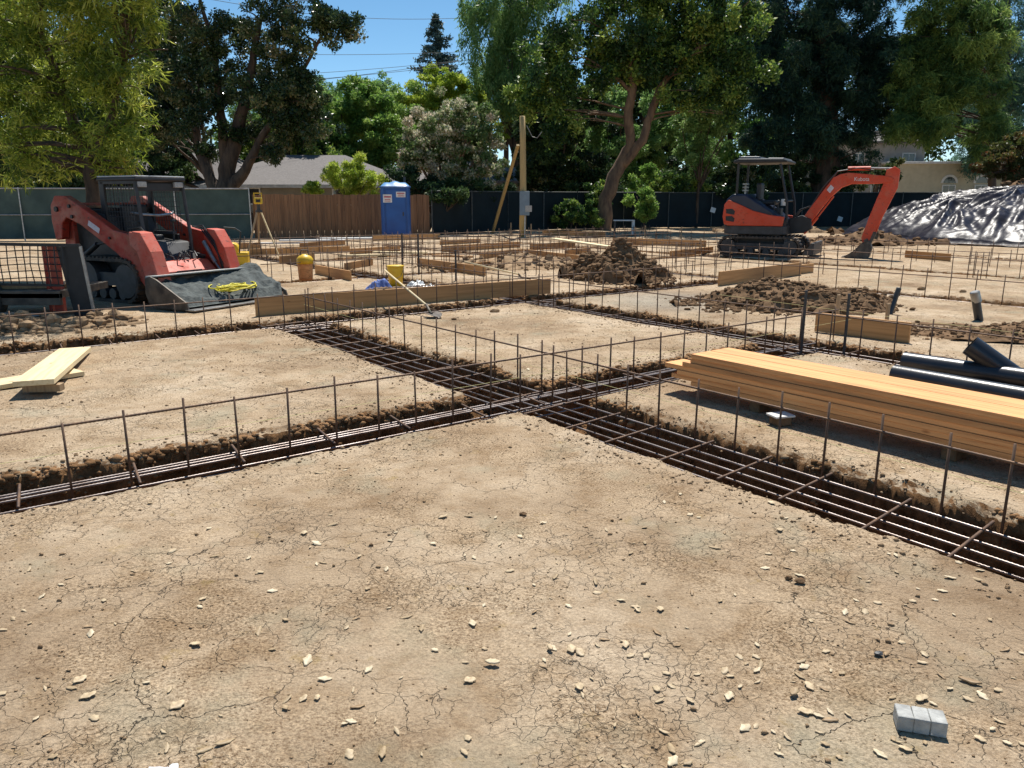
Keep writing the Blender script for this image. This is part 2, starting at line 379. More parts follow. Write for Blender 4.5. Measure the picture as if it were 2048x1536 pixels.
M['leafdry']=[mat('dry_leaf_a',(.56,.44,.28),(.36,.27,.16),60,.6),mat('dry_leaf_b',(.44,.33,.19),(.26,.18,.1),60,.6),mat('dry_leaf_c',(.66,.55,.38),(.44,.35,.22),60,.55),mat('dry_leaf_d',(.40,.27,.14),(.2,.13,.07),30,.6)]
def tarpmat():
    m=mat('black_plastic_sheet',(.026,.023,.035),(.012,.011,.017),3,.38,spec=.24,bump=.012,bscale=5); return m
M['tarp']=tarpmat()
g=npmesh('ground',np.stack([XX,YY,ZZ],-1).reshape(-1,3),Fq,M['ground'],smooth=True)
tag(g,kind='structure')
g['label']='dry cracked tan dirt of the building site cut by footing trenches'
# ---- loose soil crumbs ----
def hit(u,v):
    return float(ground_h(np.array([u]),np.array([v]))[0])
def crumbs():
    n=70000
    u=np.concatenate([rng.uniform(-1,9,n//2),rng.uniform(0,16,n//2)]); v=np.concatenate([rng.uniform(0,11,n//2),rng.uniform(2,16,n//2)])
    # keep: mostly near trench rims or in gravelly patches
    d=trench_mask(u,v); d2=np.maximum.reduce([trench_mask(u+a,v+b) for a,b in((.12,0),(-.12,0),(0,.12),(0,-.12),(.25,0),(0,-.25))])
    near=d2>.04; gp=fbm(u,v,.8,3,99)>.1
    wall=(d>.03)&(d<.36)
    keep=(near&(rng.random(len(u))<.9))|(gp&(rng.random(len(u))<.6))|(rng.random(len(u))<.34)
    u=u[keep];v=v[keep];near=near[keep];wall=wall[keep]; z=ground_h(u,v)
    r=rng.uniform(.002,.0062,len(u))*(1+1.5*(rng.random(len(u))<.05))
    r=np.where(near,r*rng.uniform(1.0,2.4,len(u)),r); r=np.where(wall,r*1.7,r)
    r=np.where(wall,r,np.minimum(r,.017))
    base=np.array([(1,0,0),(-1,0,0),(0,1,0),(0,-1,0),(0,0,1),(0,0,-1)],float)
    V=base[None]*r[:,None,None]*rng.uniform(.6,1.25,(len(u),6,1))
    V+=rng.normal(0,.15,(len(u),6,3))*r[:,None,None]
    V[:,:,2]*=.7
    th=rng.uniform(0,6.28,len(u)); c,s=np.cos(th)[:,None],np.sin(th)[:,None]
    x=V[:,:,0]*c-V[:,:,1]*s; y=V[:,:,0]*s+V[:,:,1]*c
    V=np.stack([x,y,V[:,:,2]],-1)
    C=np.stack([u*AX.x+v*BX.x,u*AX.y+v*BX.y,z+r*.3],-1)
    V=V+C[:,None]
    f=np.array([(0,2,4),(2,1,4),(1,3,4),(3,0,4),(2,0,5),(1,2,5),(3,1,5),(0,3,5)])
    Fc=(f[None]+np.arange(len(u))[:,None,None]*6).reshape(-1,3)
    o=npmesh('loose_soil',V.reshape(-1,3),Fc,M['clod_l'])
    tag(o,'loose brown soil crumbs scattered over the dirt and trench edges','soil',kind='stuff')
crumbs()
def wallclods():
    # crumbly lumps on the far walls of the near trenches
    out_u=[];out_v=[]
    for k,a0,a1,l0,l1,d in TR[:4]:
        m_=5200 if l0<0 else 2600
        q=rng.uniform(max(l0,-1.5),min(l1,13),m_); pp_=a1+rng.normal(-.02,.055,m_)
        if k=='A': out_u.append(q);out_v.append(pp_)
        else: out_u.append(pp_);out_v.append(q)
    u=np.concatenate(out_u);v=np.concatenate(out_v); d=trench_mask(u,v); k=(d>.015); u=u[k];v=v[k]; z=ground_h(u,v)
    keep=fbm(u,v,2.3,2,123)>-.25; u=u[keep];v=v[keep];z=z[keep]
    vs,fs=ICO[1]; base=np.array(vs); f=np.array(fs); n=len(u)
    r=rng.uniform(.008,.03,n)*(.5+rng.random(n)**2)
    V=base[None]*r[:,None,None]*rng.uniform(.7,1.25,(n,len(base),1))*np.array([1,1,.75])
    C=np.stack([u*AX.x+v*BX.x,u*AX.y+v*BX.y,z],-1); V=V+C[:,None]
    o=npmesh('crumbled_clay',V.reshape(-1,3),(f[None]+np.arange(n)[:,None,None]*len(base)).reshape(-1,3),M['wallclay'])
    tag(o,'crumbled brown clay lumps clinging to the trench walls','soil',kind='stuff')
wallclods()
# ---------------- rebar cages ----------------
def rebar_mesh(L,r,ribbed=False,n=8):
    b=MB()
    if ribbed:
        k=int(L/.011); pts=[];rad=[]
        for i in range(k+1):
            pts.append((L*i/k,0,0)); rad.append(r*(1.17 if i%2 else .93))
        b.tube(pts,rad,n)
    else: b.tube([(0,0,0),(L,0,0)],r,n)
    return b
def part_bar(parent,name,p0,p1,r,m,ribbed=False,n=6,bend=0):
    p0=Vector(p0);p1=Vector(p1);d=p1-p0
    b=rebar_mesh(d.length,r,ribbed,n)
    if bend:
        L=d.length
        b=MB(); k=14; pts=[(L*i/k,bend*math.sin(i/k*7.3+bend*90),bend*.5*math.sin(i/k*5+1)) for i in range(k+1)] if not ribbed else [(L*i/int(L/.011),bend*math.sin(i/int(L/.011)*7.3+bend*90),bend*.5*math.sin(i/int(L/.011)*5+1)) for i in range(int(L/.011)+1)]
        rad=[r]*len(pts) if not ribbed else [r*(1.17 if i%2 else .93) for i in range(len(pts))]
        b.tube(pts,rad,n)
    o=b.build(name,m,parent,smooth=True,fix=False)
    o.location=p0; o.rotation_mode='QUATERNION'; o.rotation_quaternion=d.to_track_quat('X','Z')
    return o
def dup_child(src,parent,loc,quat=None):
    c=src.copy(); COL.objects.link(c); c.parent=parent; c.location=loc
    if quat is not None: c.rotation_quaternion=quat
    return c
def cage(axis_,p,l0,l1,label,lat,zr=.345,ztop=.39,sp=.33,mat_rows=(),cross=None,ribbed=False,r=.0075,zbase=-.14,mats=True,group='rebar cages in the footing trenches',rail=True,skip=()):
    """p: lateral coordinate of dowels; local x runs along trench; lateral offset rows relative to p"""
    A=axis_=='A'
    org=W(l0,p) if A else W(p,l0)
    e=empty('rebar_cage',org,ANG_A if A else ANG_B,label=label,cat='rebar cage',group=group)
    L=l1-l0; sgn=1 if A else -1    # local +y for A = +b (v up); for B local y = -a  (u down)
    def ly(q): return (q-p)*sgn
    if rail: part_bar(e,'top_rail',(0,.012,zr),(L,.012,zr),r,M['rebar'],ribbed,8,bend=.008)
    k=0; t=lat; src=None
    while t<L and k<100:
        j=U(-.02,.02); lean=U(-.014,.014); ln=ztop-zbase+U(-.02,.035)
        q=Vector((lean,U(-.02,.02),1)).normalized().to_track_quat('X','Y')
        if src is None: src=part_bar(e,'vertical_bar',(t+j,0,zbase),(t+j,0,ztop),r,M['rebar'],ribbed and False,6); src.rotation_quaternion=q
        else:
            c=dup_child(src,e,(t+j,0,zbase),q); c.scale.x=ln/(ztop-zbase)
        t+=sp; k+=1
    if mats:
        for i,(q,z) in enumerate(mat_rows):
            part_bar(e,'long_bar',(-.25,ly(q),z),(L+.2,ly(q)+U(-.03,.03),z+U(-.015,.012)),r*1.02,M['rebar_g'],ribbed,8 if ribbed else 6,bend=U(.008,.026)*random.choice((-1,1)))
        if cross:
            c0,c1,csp,off=cross; t=off; s2=None
            while t<L:
                if s2 is None: s2=part_bar(e,'cross_bar',(t,ly(c0),-.045),(t+.05,ly(c1),-.04),r*1.1,M['rebar'],ribbed,6)
                else: dup_child(s2,e,(t+U(-.03,.03),ly(c0)+U(-.02,.02),-.045+U(-.006,.006)))
                t+=csp
    return e
AR=[(4.93,-.08),(5.06,-.06),(5.115,-.055),(5.24,-.08),(5.0,-.2),(5.2,-.2)]
cage('A',4.95,-.6,8.6,'long rebar cage in the nearest trench, running from the left edge back past the crossing',.19,mat_rows=AR,cross=(4.86,5.26,.62,.3),ribbed=True,ztop=.385)
cage('B',4.3,-.6,10.3,'heavy rebar cage in the wide trench at lower right, in front of the lumber stack',.02,mat_rows=[(3.71,-.065),(3.97,-.07),(4.29,-.065),(4.12,-.075),(3.8,-.22),(4.2,-.23)],cross=(3.7,4.32,.46,.22),ribbed=True,zr=.31,ztop=.385,sp=.34)
part=None
cage('A',10.05,-3.,13.4,'rebar cage in the second trench, in front of the long form board',.1,mat_rows=[(9.85,-.08),(10.0,-.08),(10.15,-.08),(10.3,-.09)],cross=(9.8,10.36,.5,.3),zr=.36,ztop=.42,sp=.34)
cage('B',8.0,-1.2,25,'rebar cage in the trench behind the black pipes, running back past the shovel block',.15,mat_rows=[(7.78,-.08),(7.95,-.08),(8.12,-.08),(8.28,-.08)],cross=(7.74,8.34,.6,.3),zr=.36,ztop=.42,sp=.36)
cage('A',15.2,5.5,21,'rebar cage in the third row back, behind the yellow bucket',.2,mat_rows=[(15.1,-.06),(15.4,-.06)],zr=.36,ztop=.44,sp=.4,r=.008)
cage('A',20.2,8,23,'rebar cage crossing the site just this side of the white plank on the dirt pile',.2,mat_rows=[],zr=.36,ztop=.45,sp=.42,r=.009)
cage('A',25.3,8,28,'farthest rebar cage, running in front of the wooden fence and temporary pole',.2,mat_rows=[],zr=.36,ztop=.46,sp=.5,r=.01)
cage('B',13.7,-1.8,25,'straight rebar row crossing the open dirt at right, between rubble heap and excavator',.2,mat_rows=[(13.5,-.06),(13.9,-.06)],zr=.34,ztop=.46,sp=.4,r=.008)
cage('B',18.5,1,25,'rebar row passing the small form board in front of the plastic covered heap',.2,mat_rows=[],zr=.34,ztop=.46,sp=.46,r=.009)
cage('B',24.3,4,25,'rebar row at the foot of the plastic covered heap, behind the excavator',.2,mat_rows=[],zr=.34,ztop=.46,sp=.6,r=.01)
cage('A',17.7,5.6,18,'rebar row between the third and fourth rows, behind the yellow water cooler',.2,zr=.36,ztop=.48,sp=.37,r=.009)
cage('A',12.7,8.8,13.3,'short rebar row in front of the central dirt pile',.2,zr=.34,ztop=.42,sp=.36,r=.008,mats=False)
cage('A',22.6,8,24,'rebar row near the back, in line with the survey tripod',.2,zr=.36,ztop=.5,sp=.45,r=.01)
cage('B',10.9,13.2,25,'rebar row running back behind the central dirt pile',.2,zr=.36,ztop=.46,sp=.38,r=.009)
cage('B',16.0,9.5,25,'rebar row running back just left of the excavator tracks',.2,zr=.34,ztop=.46,sp=.42,r=.009)
cage('B',21.2,1,14,'rebar row passing in front of the excavator bucket',.2,zr=.32,ztop=.42,sp=.45,r=.009)
# tall column bars
def colcage(u,v,h,label,n=4,w=.22):
    e=empty('column_rebar',W(u,v),ANG_A,label=label,cat='rebar column',group='upright column rebar bundles')
    s=None
    for i in range(n):
        x=(i%2-.5)*w; y=(i//2-.5)*w
        if s is None: s=part_bar(e,'vertical_bar',(x,y,-.2),(x,y,h),.009,M['rebar'])
        else: dup_child(s,e,(x,y,-.2))
    for z in (h*.3,h*.6,h*.85):
        b=MB(); q=w/2+.012; pts=[(-q,-q,z),(q,-q,z),(q,q,z),(-q,q,z),(-q,-q,z)]; b.tube(pts,.005,5); b.build('tie_hoop',M['rebar'],e)
c=G(1660,640); 
for (px,py,h,lab,n,w) in [(1145,470,0,'',0,0)]: pass
colcage(14.5,12.3,.62,'square bundle of upright bars left of the excavator tracks',6,.3)
colcage(17.6,7.2,.55,'square bundle of upright bars beside the form board at far right',4,.26)
colcage(8.6,15.6,.7,'square bundle of upright bars behind the dark bucket area at centre left',4,.3)
colcage(10.2,17.4,.6,'square bundle of upright bars right of the tall dark stakes',4,.25)
# dark steel stakes
def stake(u,v,h,label,r=.016,lean=0):
    b=MB(); b.tube([(0,0,-.25),(0,0,h)],r,8); b.tube([(0,0,h),(0,0,h+.012)],[r*1.15,r*.9],8)
    for z in (h*.35,h*.6,h*.8): b.tube([(0,0,z),(0,0,z+.01)],r*1.06,8)
    o=b.build('steel_stake',M['dark'],smooth=False,loc=W(u,v)); o.rotation_euler.y=lean
    tag(o,label,'stake','dark steel stakes standing in the dirt')
def uvG(x,y,z=0):
    p=G(x,y,z); return p.dot(AX),p.dot(BX)
u,v=uvG(1603,695); stake(u,v,.62,'tall dark steel stake left of the form board by the far crossing')
u,v=uvG(1688,700); stake(u,v,.6,'tall dark steel stake in front of the form board, nearest the rubble')
u,v=uvG(806,545); stake(u,v,.85,'dark steel stake standing behind the yellow bucket, left of a twin',.02)
u,v=uvG(838,548); stake(u,v,.85,'dark steel stake right of its twin, behind the crumpled film',.02)
u,v=uvG(912,562); stake(u,v,.6,'short brown steel stake left of the long handled shovel behind the board',.02)
# ---------------- form boards ----------------
def board(p0,p1,zb,h,label,m='wood_x',th=.038,stakes=0,name='form_board',cat='form board'):
    p0=Vector((p0[0],p0[1],0)); p1=Vector((p1[0],p1[1],0)); d=p1-p0
    b=MB().box((0,0,zb+h/2),(d.length,th,h))
    e=b.build(name,M[m],None,bevel=.003,loc=(p0+p1)/2,rz=math.atan2(d.y,d.x))
    tag(e,label,cat,'wooden form boards round the trenches')
    return e
def wstake(u,v,h,label,w=.045):
    b=MB().box((0,0,h/2-.1),(w,w*.55,h+.2)); o=b.build('wooden_stake',M['wood_z'],None,loc=W(u,v),rz=ANG_A+U(-.2,.2),bevel=.002)
    tag(o,label,'stake','wooden stakes holding the forms')
board(G(512,633),G(1100,587),.0,.26,'long brown form board standing on edge behind the second trench')
board(G(1437,570,.02),G(1600,548,.02),.0,.27,'form board on edge behind the grey ground patch, left of the rubble heap')
p0=G(1630,662);p1=G(1818,686); board(p0,p1,.0,.235,'weathered tan form board beside the far crossing, behind the dark stakes')
fb=[((1050,514),(1172,530),.22,'yellowish form board left of the dirt pile with the white plank'),
((835,532),(970,552),.2,'form board angled behind the crumpled clear film'),
((632,548),(702,562),.2,'short brown board right of the yellow water cooler'),
((500,512),(700,505),.2,'brown form board behind the surveying tripod'),
((700,510),(800,503),.18,'form board between the tripod board and the portable toilet'),
((885,505),(1040,495),.2,'form board left of centre below the temporary pole'),
((1225,488),(1412,494),.22,'reddish form board right of the white plank'),
((745,482),(880,478),.2,'low board at the foot of the blue portable toilet'),
((0,470),(0,470),0,''),
((1810,515),(1900,523),.2,'small form board in front of the plastic covered heap'),
((1085,470),(1210,474),.22,'grey board lying along the fence behind the temporary pole'),
((1490,560),(1625,545),.2,'second form board touching the one behind the grey ground patch'),
((440,500),(520,497),.2,'form board glimpsed behind the tripod, by the loader'),
((560,528),(628,522),.2,'form board just left of the yellow water cooler, further back'),((690,540),(745,530),.16,'small board among the bars left of the blue cloth'),((900,545),(985,535),.16,'board lying between the dark stakes and the second shovel'),
((960,520),(1045,512),.2,'board left of the yellowish form board'),((1340,515),(1425,505),.18,'board beside the square bar bundle left of the excavator'),((600,497),(690,490),.18,'board in front of the wooden fence, under the white scraps'),
((1060,500),(1150,493),.18,'board behind the yellowish form board'),((880,490),(960,486),.16,'board in front of the dark blue-grey scrap'),((1130,512),(1180,505),.16,'short board touching the foot of the central dirt heap')]
for a,b_,h,lab in fb:
    if h: board(G(*a),G(*b_),0,h,lab)
wl=[(1290,475,.5,'thin wooden stake right of the white bench, first of two'),(1362,478,.5,'thin wooden stake between the white bench and the far soil heap'),(1672,655,.42,'wooden stake at the left end of the tan form board'),(1771,664,.35,'wooden stake at the right end of the tan form board, by the leaning pipe'),
(1022,470,.55,'grey stake by the foot of the temporary pole'),(1062,470,.5,'stake just right of the temporary pole'),(1245,500,.35,'stake at the left end of the reddish form board'),(1400,500,.35,'stake at the right end of the reddish form board')]
for x,y,h,lab in wl:
    u,v=uvG(x,y); wstake(u,v,h,lab,.05 if y>600 else .06)
# pale planks lying around
def plank(c,d,rz,label,m='wood_pale',ry=0,name='plank',grp=None,rx=0):
    o=MB().box((0,0,0),d).build(name,M[m],None,bevel=.003,loc=c); o.rotation_euler=(rx,ry,rz); tag(o,label,'plank',grp); return o
# left foreground planks (raised near end)
pc=W(1.05,8.83); q0=G(22,766,.13); q1=G(92,766,.13); far0=G(122,699,.02); far1=G(182,699,.02)
near=(q0+G(112,766,.13))/2; far=(G(120,699,.05)+G(182,699,.05))/2
d=far-near; plank(near+d/2,(d.length,.30,.045),math.atan2(d.y,d.x),'pale wide plank with its near end propped up, lying left of the nearest trench',ry=-math.atan2(d.z,math.hypot(d.x,d.y)),grp='pale planks at left')
plank(G(-25,772,.03),(1.5,.28,.04),math.radians(52),'pale plank cut off by the left edge, under the propped one',grp='pale planks at left')
o=plank(near-Vector((.02,-.16,.075)),(.3,.09,.06),.1,'short wood block propping up the pale plank','wood_z',name='wood_block',grp=None); 
# white plank on dirt pile
a_=G(1138,478,.35); b_=G(1192,494,.42); plank((a_+b_)/2+Vector((0,0,0)),(2.0,.28,.04),math.radians(-40),'weathered white plank leaning on the brown dirt pile',ry=.08)
# pallets / scraps near fence
sc=[((560,492),(1.9,.25,.05),.2,'white'),((625,486),(2.4,.3,.05),.1,'white'),((690,482),(2.2,.4,.06),.25,'white'),((800,512),(1.6,.2,.05),-.2,'wood_pale'),((730,518),(1.4,.2,.05),.3,'wood_pale'),((930,478),(2.2,.2,.05),.05,'dark'),((905,520),(1.2,.12,.05),-.4,'wood_x')]
nm=['leftmost white scrap board in front of the wooden fence','middle white scrap board in front of the wooden fence','rightmost white scrap board, nearest the portable toilet','pale scrap board lying below the portable toilet','pale scrap board left of the dark steel stakes','dark blue-grey board lying right of the portable toilet','brown scrap board behind the angled form board']
for (xy,dm,rz,mm),lab in zip(sc,nm): plank(G(*xy)+Vector((0,0,.1)),dm,rz,lab,mm,name='scrap_board')
# ---------------- lumber stack ----------------
ends=[4.16,4.36,4.30,4.42,4.24,4.18,4.15]
ordn=['bottom','second from bottom','third from bottom','middle','third from top','second from top','top']
k=0
for i in range(7):
    for c_ in range(2):
        u0=5.02+c_*.242; L=4.88; z=.098+i*.0385+.019
        ve=ends[i]-(.06 if c_ else 0)+U(-.02,.02)
        if i==6: ve=4.15
        o=MB().box((0,0,0),(L,.236,.0362)).build('lumber_plank',M['wood_new'],None,bevel=.002,loc=W(u0+.119+[0,.006,-.003,.004,-.005,.007,-.002][i]+U(-.002,.002),ve-L/2,z),rz=ANG_B+U(-.0006,.0006))
        tag(o,f'new orange-tan plank, {ordn[i]} layer of the lumber stack, {"front" if c_==0 else "back"} row','plank','planks in the lumber stack')
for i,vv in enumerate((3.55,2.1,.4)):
    o=MB().box((0,0,.045),(.42,.09,.09)).build('timber_bearer',M['clod'],None,bevel=.003,loc=W(5.28,vv,hit(5.28,vv)),rz=ANG_A)  # dark clay colour on the timber paints the shade under the stack
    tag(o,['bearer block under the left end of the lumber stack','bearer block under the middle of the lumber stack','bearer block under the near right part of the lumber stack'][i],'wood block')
# white-topped block in front
e=empty('spacer_block',G(1560,848),.3,label='small brown block with a white slab on top in front of the lumber stack',cat='block')
MB().box((0,0,.03),(.11,.11,.06)).build('base',M['clod'],e,bevel=.004); MB().box((.0,0,.068),(.16,.13,.014)).build('slab',M['white'],e,bevel=.003)
# ---------------- pipes ----------------
def pipe(p0,p1,r,label,m='pipe',hollow=True,rim=False):
    p0=Vector(p0);p1=Vector(p1);d=p1-p0;L=d.length
    e=MB(); n=28; t=r*.1
    vs=[];fs=[]
    prof=[(0,r-t),(0,r),(L,r),(L,r-t)]
    for x,rr in prof:
        for k in range(n): th=2*math.pi*k/n; vs.append((x,rr*math.cos(th),rr*math.sin(th)))
    for i in range(4):
        j=(i+1)%4
        for k in range(n): fs.append((i*n+k,i*n+(k+1)%n,j*n+(k+1)%n,j*n+k))
    e.add(vs,fs); o=e.build('plastic_pipe',M[m],None,smooth=True)
    md=o.modifiers.new('e','EDGE_SPLIT'); md.split_angle=.8
    o.location=p0; o.rotation_mode='QUATERNION'; o.rotation_quaternion=d.to_track_quat('X','Z'); tag(o,label,'pipe'); return o
r1=.085
a0=G(1808,722,.13); a1=G(2048,757,.13); dd=(a1-a0).normalized(); pipe(a0,a0+dd*3.2,r1,'fat black plastic pipe lying across the dirt, the upper one of two')
b0=G(1788,748,.085); b1=G(2048,795,.085); db=(b1-b0).normalized(); pipe(b0,b0+db*3.4,.082,'black plastic pipe lying nearest the lumber stack, the lower one of two')
c0=G(1940,690,.36); c1=G(2010,733,.12); pipe(c0,c0+(Vector((.42,-.25,-.33))).normalized()*1.0,.09,'black pipe tilted up with its open end towards the camera')
# standing stubs
def stub(px,py,lean,h,r,label,cap):
    p=G(px,py); e=empty('pipe_stub',p,0,label=label,cat='pipe')
    top=Vector((lean[0],lean[1],h)); MB().tube([(0,0,-.1),top],r,20).build('pipe_body',M['pipe'],e,smooth=True).modifiers.new('e','EDGE_SPLIT')
    q=top.normalized(); MB().tube([top-q*.12,top+q*.02,top+q*.03],[r*1.12,r*1.12,r*.9],20).build('end_cap',M[cap],e,smooth=True).modifiers.new('e','EDGE_SPLIT')
stub(1962,640,(-.13,.0,),.36,.055,'black pipe stub with a grey cap leaning left out of the dirt at right','steel')
stub(1778,628,(.12,.05),.34,.032,'thin dark pipe stub leaning right beside the wooden stake','dark')
# ---------------- dirt heaps ----------------
def heap(name,label,cx,cy,rx,ry,h,seed,n=70,rot=0,cl=500,m='clod',clr=(.02,.07),ex=1.6,kindclod='clods',cat='dirt heap',clm=None,grp='dug dirt heaps'):
    x=np.linspace(-1.25,1.25,n); Xg,Yg=np.meshgrid(x,x,indexing='ij')
    def hf(Xg,Yg):
        rr=np.sqrt(Xg**2+Yg**2)*(1+fbm(Xg+seed,Yg,1.7,3,seed)*.75)
        t=np.clip(1-rr,-.4,1); z=np.sign(t)*np.abs(t)**1.05*h*(1+.25*fbm(Xg,Yg+seed,2.6,3,seed+5))
        z=z+fbm(Xg*rx,Yg*ry,2.2,5,seed+9)*.22*min(1,h*1.6)*np.clip(t+.12,0,1)
        return np.where(t<0,-.06+t*.2,z)
    Z=hf(Xg,Yg)
    id_=np.arange(n*n).reshape(n,n); Fh=np.stack([id_[:-1,:-1],id_[1:,:-1],id_[1:,1:],id_[:-1,1:]],-1).reshape(-1,4)
    e=empty(name,(cx,cy,0),rot,label=label,cat=cat,group=grp)
    npmesh('soil_body',np.stack([Xg*rx,Yg*ry,Z],-1).reshape(-1,3),Fh,M[m],smooth=False,parent=e)
    b=MB(); rs=random.Random(seed)
    for i in range(cl):
        a=rs.uniform(0,6.283); q=math.sqrt(rs.random())*1.1*(1+.35*rs.random()**4)
        X=q*math.cos(a);Y=q*math.sin(a); z=float(hf(np.array([X]),np.array([Y]))[0])
        r=rs.uniform(*clr)*(rs.random()**1.5*.9+.35)
        b.ico((X*rx,Y*ry,max(z,0)+r*.2),r,1,.3,(1,rs.uniform(.6,1),rs.uniform(.5,.9)),rs)
    o=b.build(kindclod,M[clm or m],e,fix=False); o['kind']='stuff'
    return e
heap('dirt_heap','brown heap of dug clods in the centre, with the white plank behind it',2.18,16.3,.86,.95,.82,3,110,.3,1500,clr=(.02,.085))
heap('dirt_heap','wide low heap of brown rubble behind the far crossing and form board',4.25,12.3,1.4,.95,.44,5,120,-.05,2000,clr=(.012,.06))
heap('dirt_heap','low strip of broken soil behind the tilted pipe at right',6.3,9.3,1.7,.55,.15,7,80,-.35,1400,clr=(.008,.04))
heap('dirt_heap','pale soil heap by the fence left of the excavator',13.0,40.2,2.3,1.4,.75,8,50,0,250,m='clod_l',clr=(.04,.12))
heap('dirt_heap','low soil heap behind the excavator arm, beside the plastic sheet',13.2,29.5,2.2,1.3,.5,9,50,.1,350,clr=(.04,.12))
heap('dirt_heap','big brown dirt heap rising behind the black plastic sheet at right edge',24.5,37.5,7.5,4.0,3.0,12,80,0,900,clr=(.06,.25))
heap('dirt_heap','small crumbly soil ridge between the yellow bucket and the dirt pile',.3,19.5,2.4,1.0,.3,14,50,.2,400,clr=(.03,.09),m='clod_l')
heap('dirt_heap','dark broken concrete and soil rubble at the left edge below the mesh gate',-6.2,9.75,1.2,.45,.16,15,50,.5,320,clr=(.03,.1),m='clod_l')
heap('dirt_heap','low soil bank right of the water cooler, behind the second trench',-1.9,13.6,2.0,.5,.14,16,60,.5,500,clr=(.015,.06),m='clod_l')
# individual clods
for i,(px,py,r,lab,mm) in enumerate([(990,625,.055,'fist-sized grey-brown clod on the far dirt block by the shovel','clod_l'),(908,640,.03,'small dark clod just right of the shovel blade','clod'),(1757,1310,.0135,'small black pebble on the cracked foreground dirt','dark'),
   (1600,1165,.02,'dark brown clod in the foreground dirt, right of centre','clod'),(1577,1158,.014,'small crumbly clod touching the dark brown one','clod'),(1842,580,.06,'loose dirt lump near the right rebar row','clod_l'),(1925,585,.05,'flat dirt lump right of the loose lump near the right rebar row','clod_l'),(1046,1030,.016,'dark wood crumb in the middle of the foreground','clod')]):
    p=G(px,py); b=MB().ico((0,0,r*.45),r,2,.16,(1.25,.85,.6)); tag(b.build('dirt_clod',M[mm],None,loc=p,fix=False),lab,'clod')
# ---------------- dobie brick in foreground ----------------
e=empty('concrete_brick',G(1838,1455),math.radians(-17),label='pale grey concrete brick scored into three cubes in the lower right foreground',cat='brick')
for i in range(3):
    b=MB(); x=(i-1)*.047; b.box((x,0,.0255),(.046,.07,.051)); o=b.build('cube_section',M['concrete'],e,bevel=.004)
    o.rotation_euler.z=U(-.02,.02)
MB().tube([(-.02,-.04,.0),(.0,-.047,.012),(.03,-.046,.016),(.05,-.044,.004)],.0008,5).build('tie_wire',M['steel'],e)
# white paper at bottom
b=MB(); vs_=[];fs_=[]
for i in range(6):
    for j in range(5): vs_.append((i*.016+U(-.003,.003),j*.014+U(-.003,.003),.004+U(0,.014)))
for i in range(5):
    for j in range(4): fs_.append((i*5+j,(i+1)*5+j,(i+1)*5+j+1,i*5+j+1))
b.add(vs_,fs_); tag(b.build('paper_scrap',M['white'],None,loc=G(292,1572),fix=False,rz=.3),'crumpled white paper scrap at the bottom edge of the picture','paper')
# ---------------- dry leaves ----------------
lm=[]
for i in range(10):
    L=.0125+.0042*(i%4); w=L*(.34+.16*(i%3)); curl=U(.0,.5)
    b=MB(); nx,ny=7,3; vs_=[];fs_=[]
    for a in range(nx):
        t=a/(nx-1); ww=w*math.sin(math.pi*min(max(t,.04),.96))**.7
        for c_ in range(ny):
            s=c_-1; vs_.append(((t-.5)*2*L,s*ww*(1+.25*math.sin(a*2.3+i))+w*.5*math.sin(t*3+i)*(i%3-1)*.5,.0015+abs(s)*ww*curl*.8+curl*L*.35*(2*t-1)**2))
    for a in range(nx-1):
        for c_ in range(ny-1): fs_.append((a*ny+c_,(a+1)*ny+c_,(a+1)*ny+c_+1,a*ny+c_+1))
    top=len(vs_); vs_+=[(x,y,z-.0022) for x,y,z in vs_]; fs_+=[tuple(reversed([q+top for q in f])) for f in list(fs_)]
    ring=[a*ny for a in range(nx)]+[(nx-1)*ny+1]+[a*ny+ny-1 for a in range(nx-1,-1,-1)]+[1]
    fs_+=[(ring[q],ring[q]+top,ring[(q+1)%len(ring)]+top,ring[(q+1)%len(ring)]) for q in range(len(ring))]
    b.add(vs_,fs_); lm.append(b.mesh('dry_leaf',M['leafdry'][(0,2,0,1,2,0,3,2,1,0)[i]],True))
pos=[(608,1068),(1000,1090),(970,1063),(735,1178),(713,1238),(945,1247),(1040,1075),(498,1118),(620,1095),(430,1115),(345,1105),(520,1145),(1068,1172),(1190,1165),(1270,1215),(1320,1220),(1383,1186),(1195,1290),(1160,1305),(1247,1283),(1105,1295),(1450,1340),(1515,1363),(1600,1350),(1700,1245),(1755,1205),(1712,1200),(1690,1225),(1730,1222),(1845,1325),(1882,1352),(1512,1450),(1460,1350),(1660,1425),(1610,1425),(1320,1400),(1380,1400),(1230,1450),(1200,1515),(1345,1522),(750,1442),(715,1415),(935,1475),(450,1488),(410,1505),(928,1505),(1250,1528),(1650,1490),(1850,1487),(1810,1500),(1785,1395),(870,1300),(650,1360),(545,1300),(400,1215),(330,1330),(230,1250),(140,1160),(90,1380),(190,1440),(60,1250),(265,1145),(300,1010),(1490,1455),(1900,1380),(1980,1240),(2010,1300),(1960,1480),(1870,1200),(1560,1060),(1450,1065),(1380,1030)]
for i in range(225):
    for _ in range(40):
        px=U(0,2048)**1.0; py=U(900,1536)
        if R()<(px/2048)*.4+.6: break
    pos.append((px,py))
for i in range(22): pos.append((U(200,1500),U(640,800)))
nl=0
for px,py in pos:
    p=G(px,py); u,v=p.dot(AX),p.dot(BX)
    if float(trench_mask(np.array([u]),np.array([v]))[0])>.003: continue
    o=bpy.data.objects.new('dry_leaf',lm[random.randrange(10)]); COL.objects.link(o)
    o.location=(p.x,p.y,hit(u,v)+.003); o.rotation_euler=(U(-.25,.25),U(-.2,.2),U(0,6.28)); s=U(.75,1.25)*(1.25 if py<900 else 1); o.scale=(s,s,s)
    tag(o,'small pale dry leaf lying on the cracked dirt','leaf','dry leaves scattered on the dirt')
    nl+=1
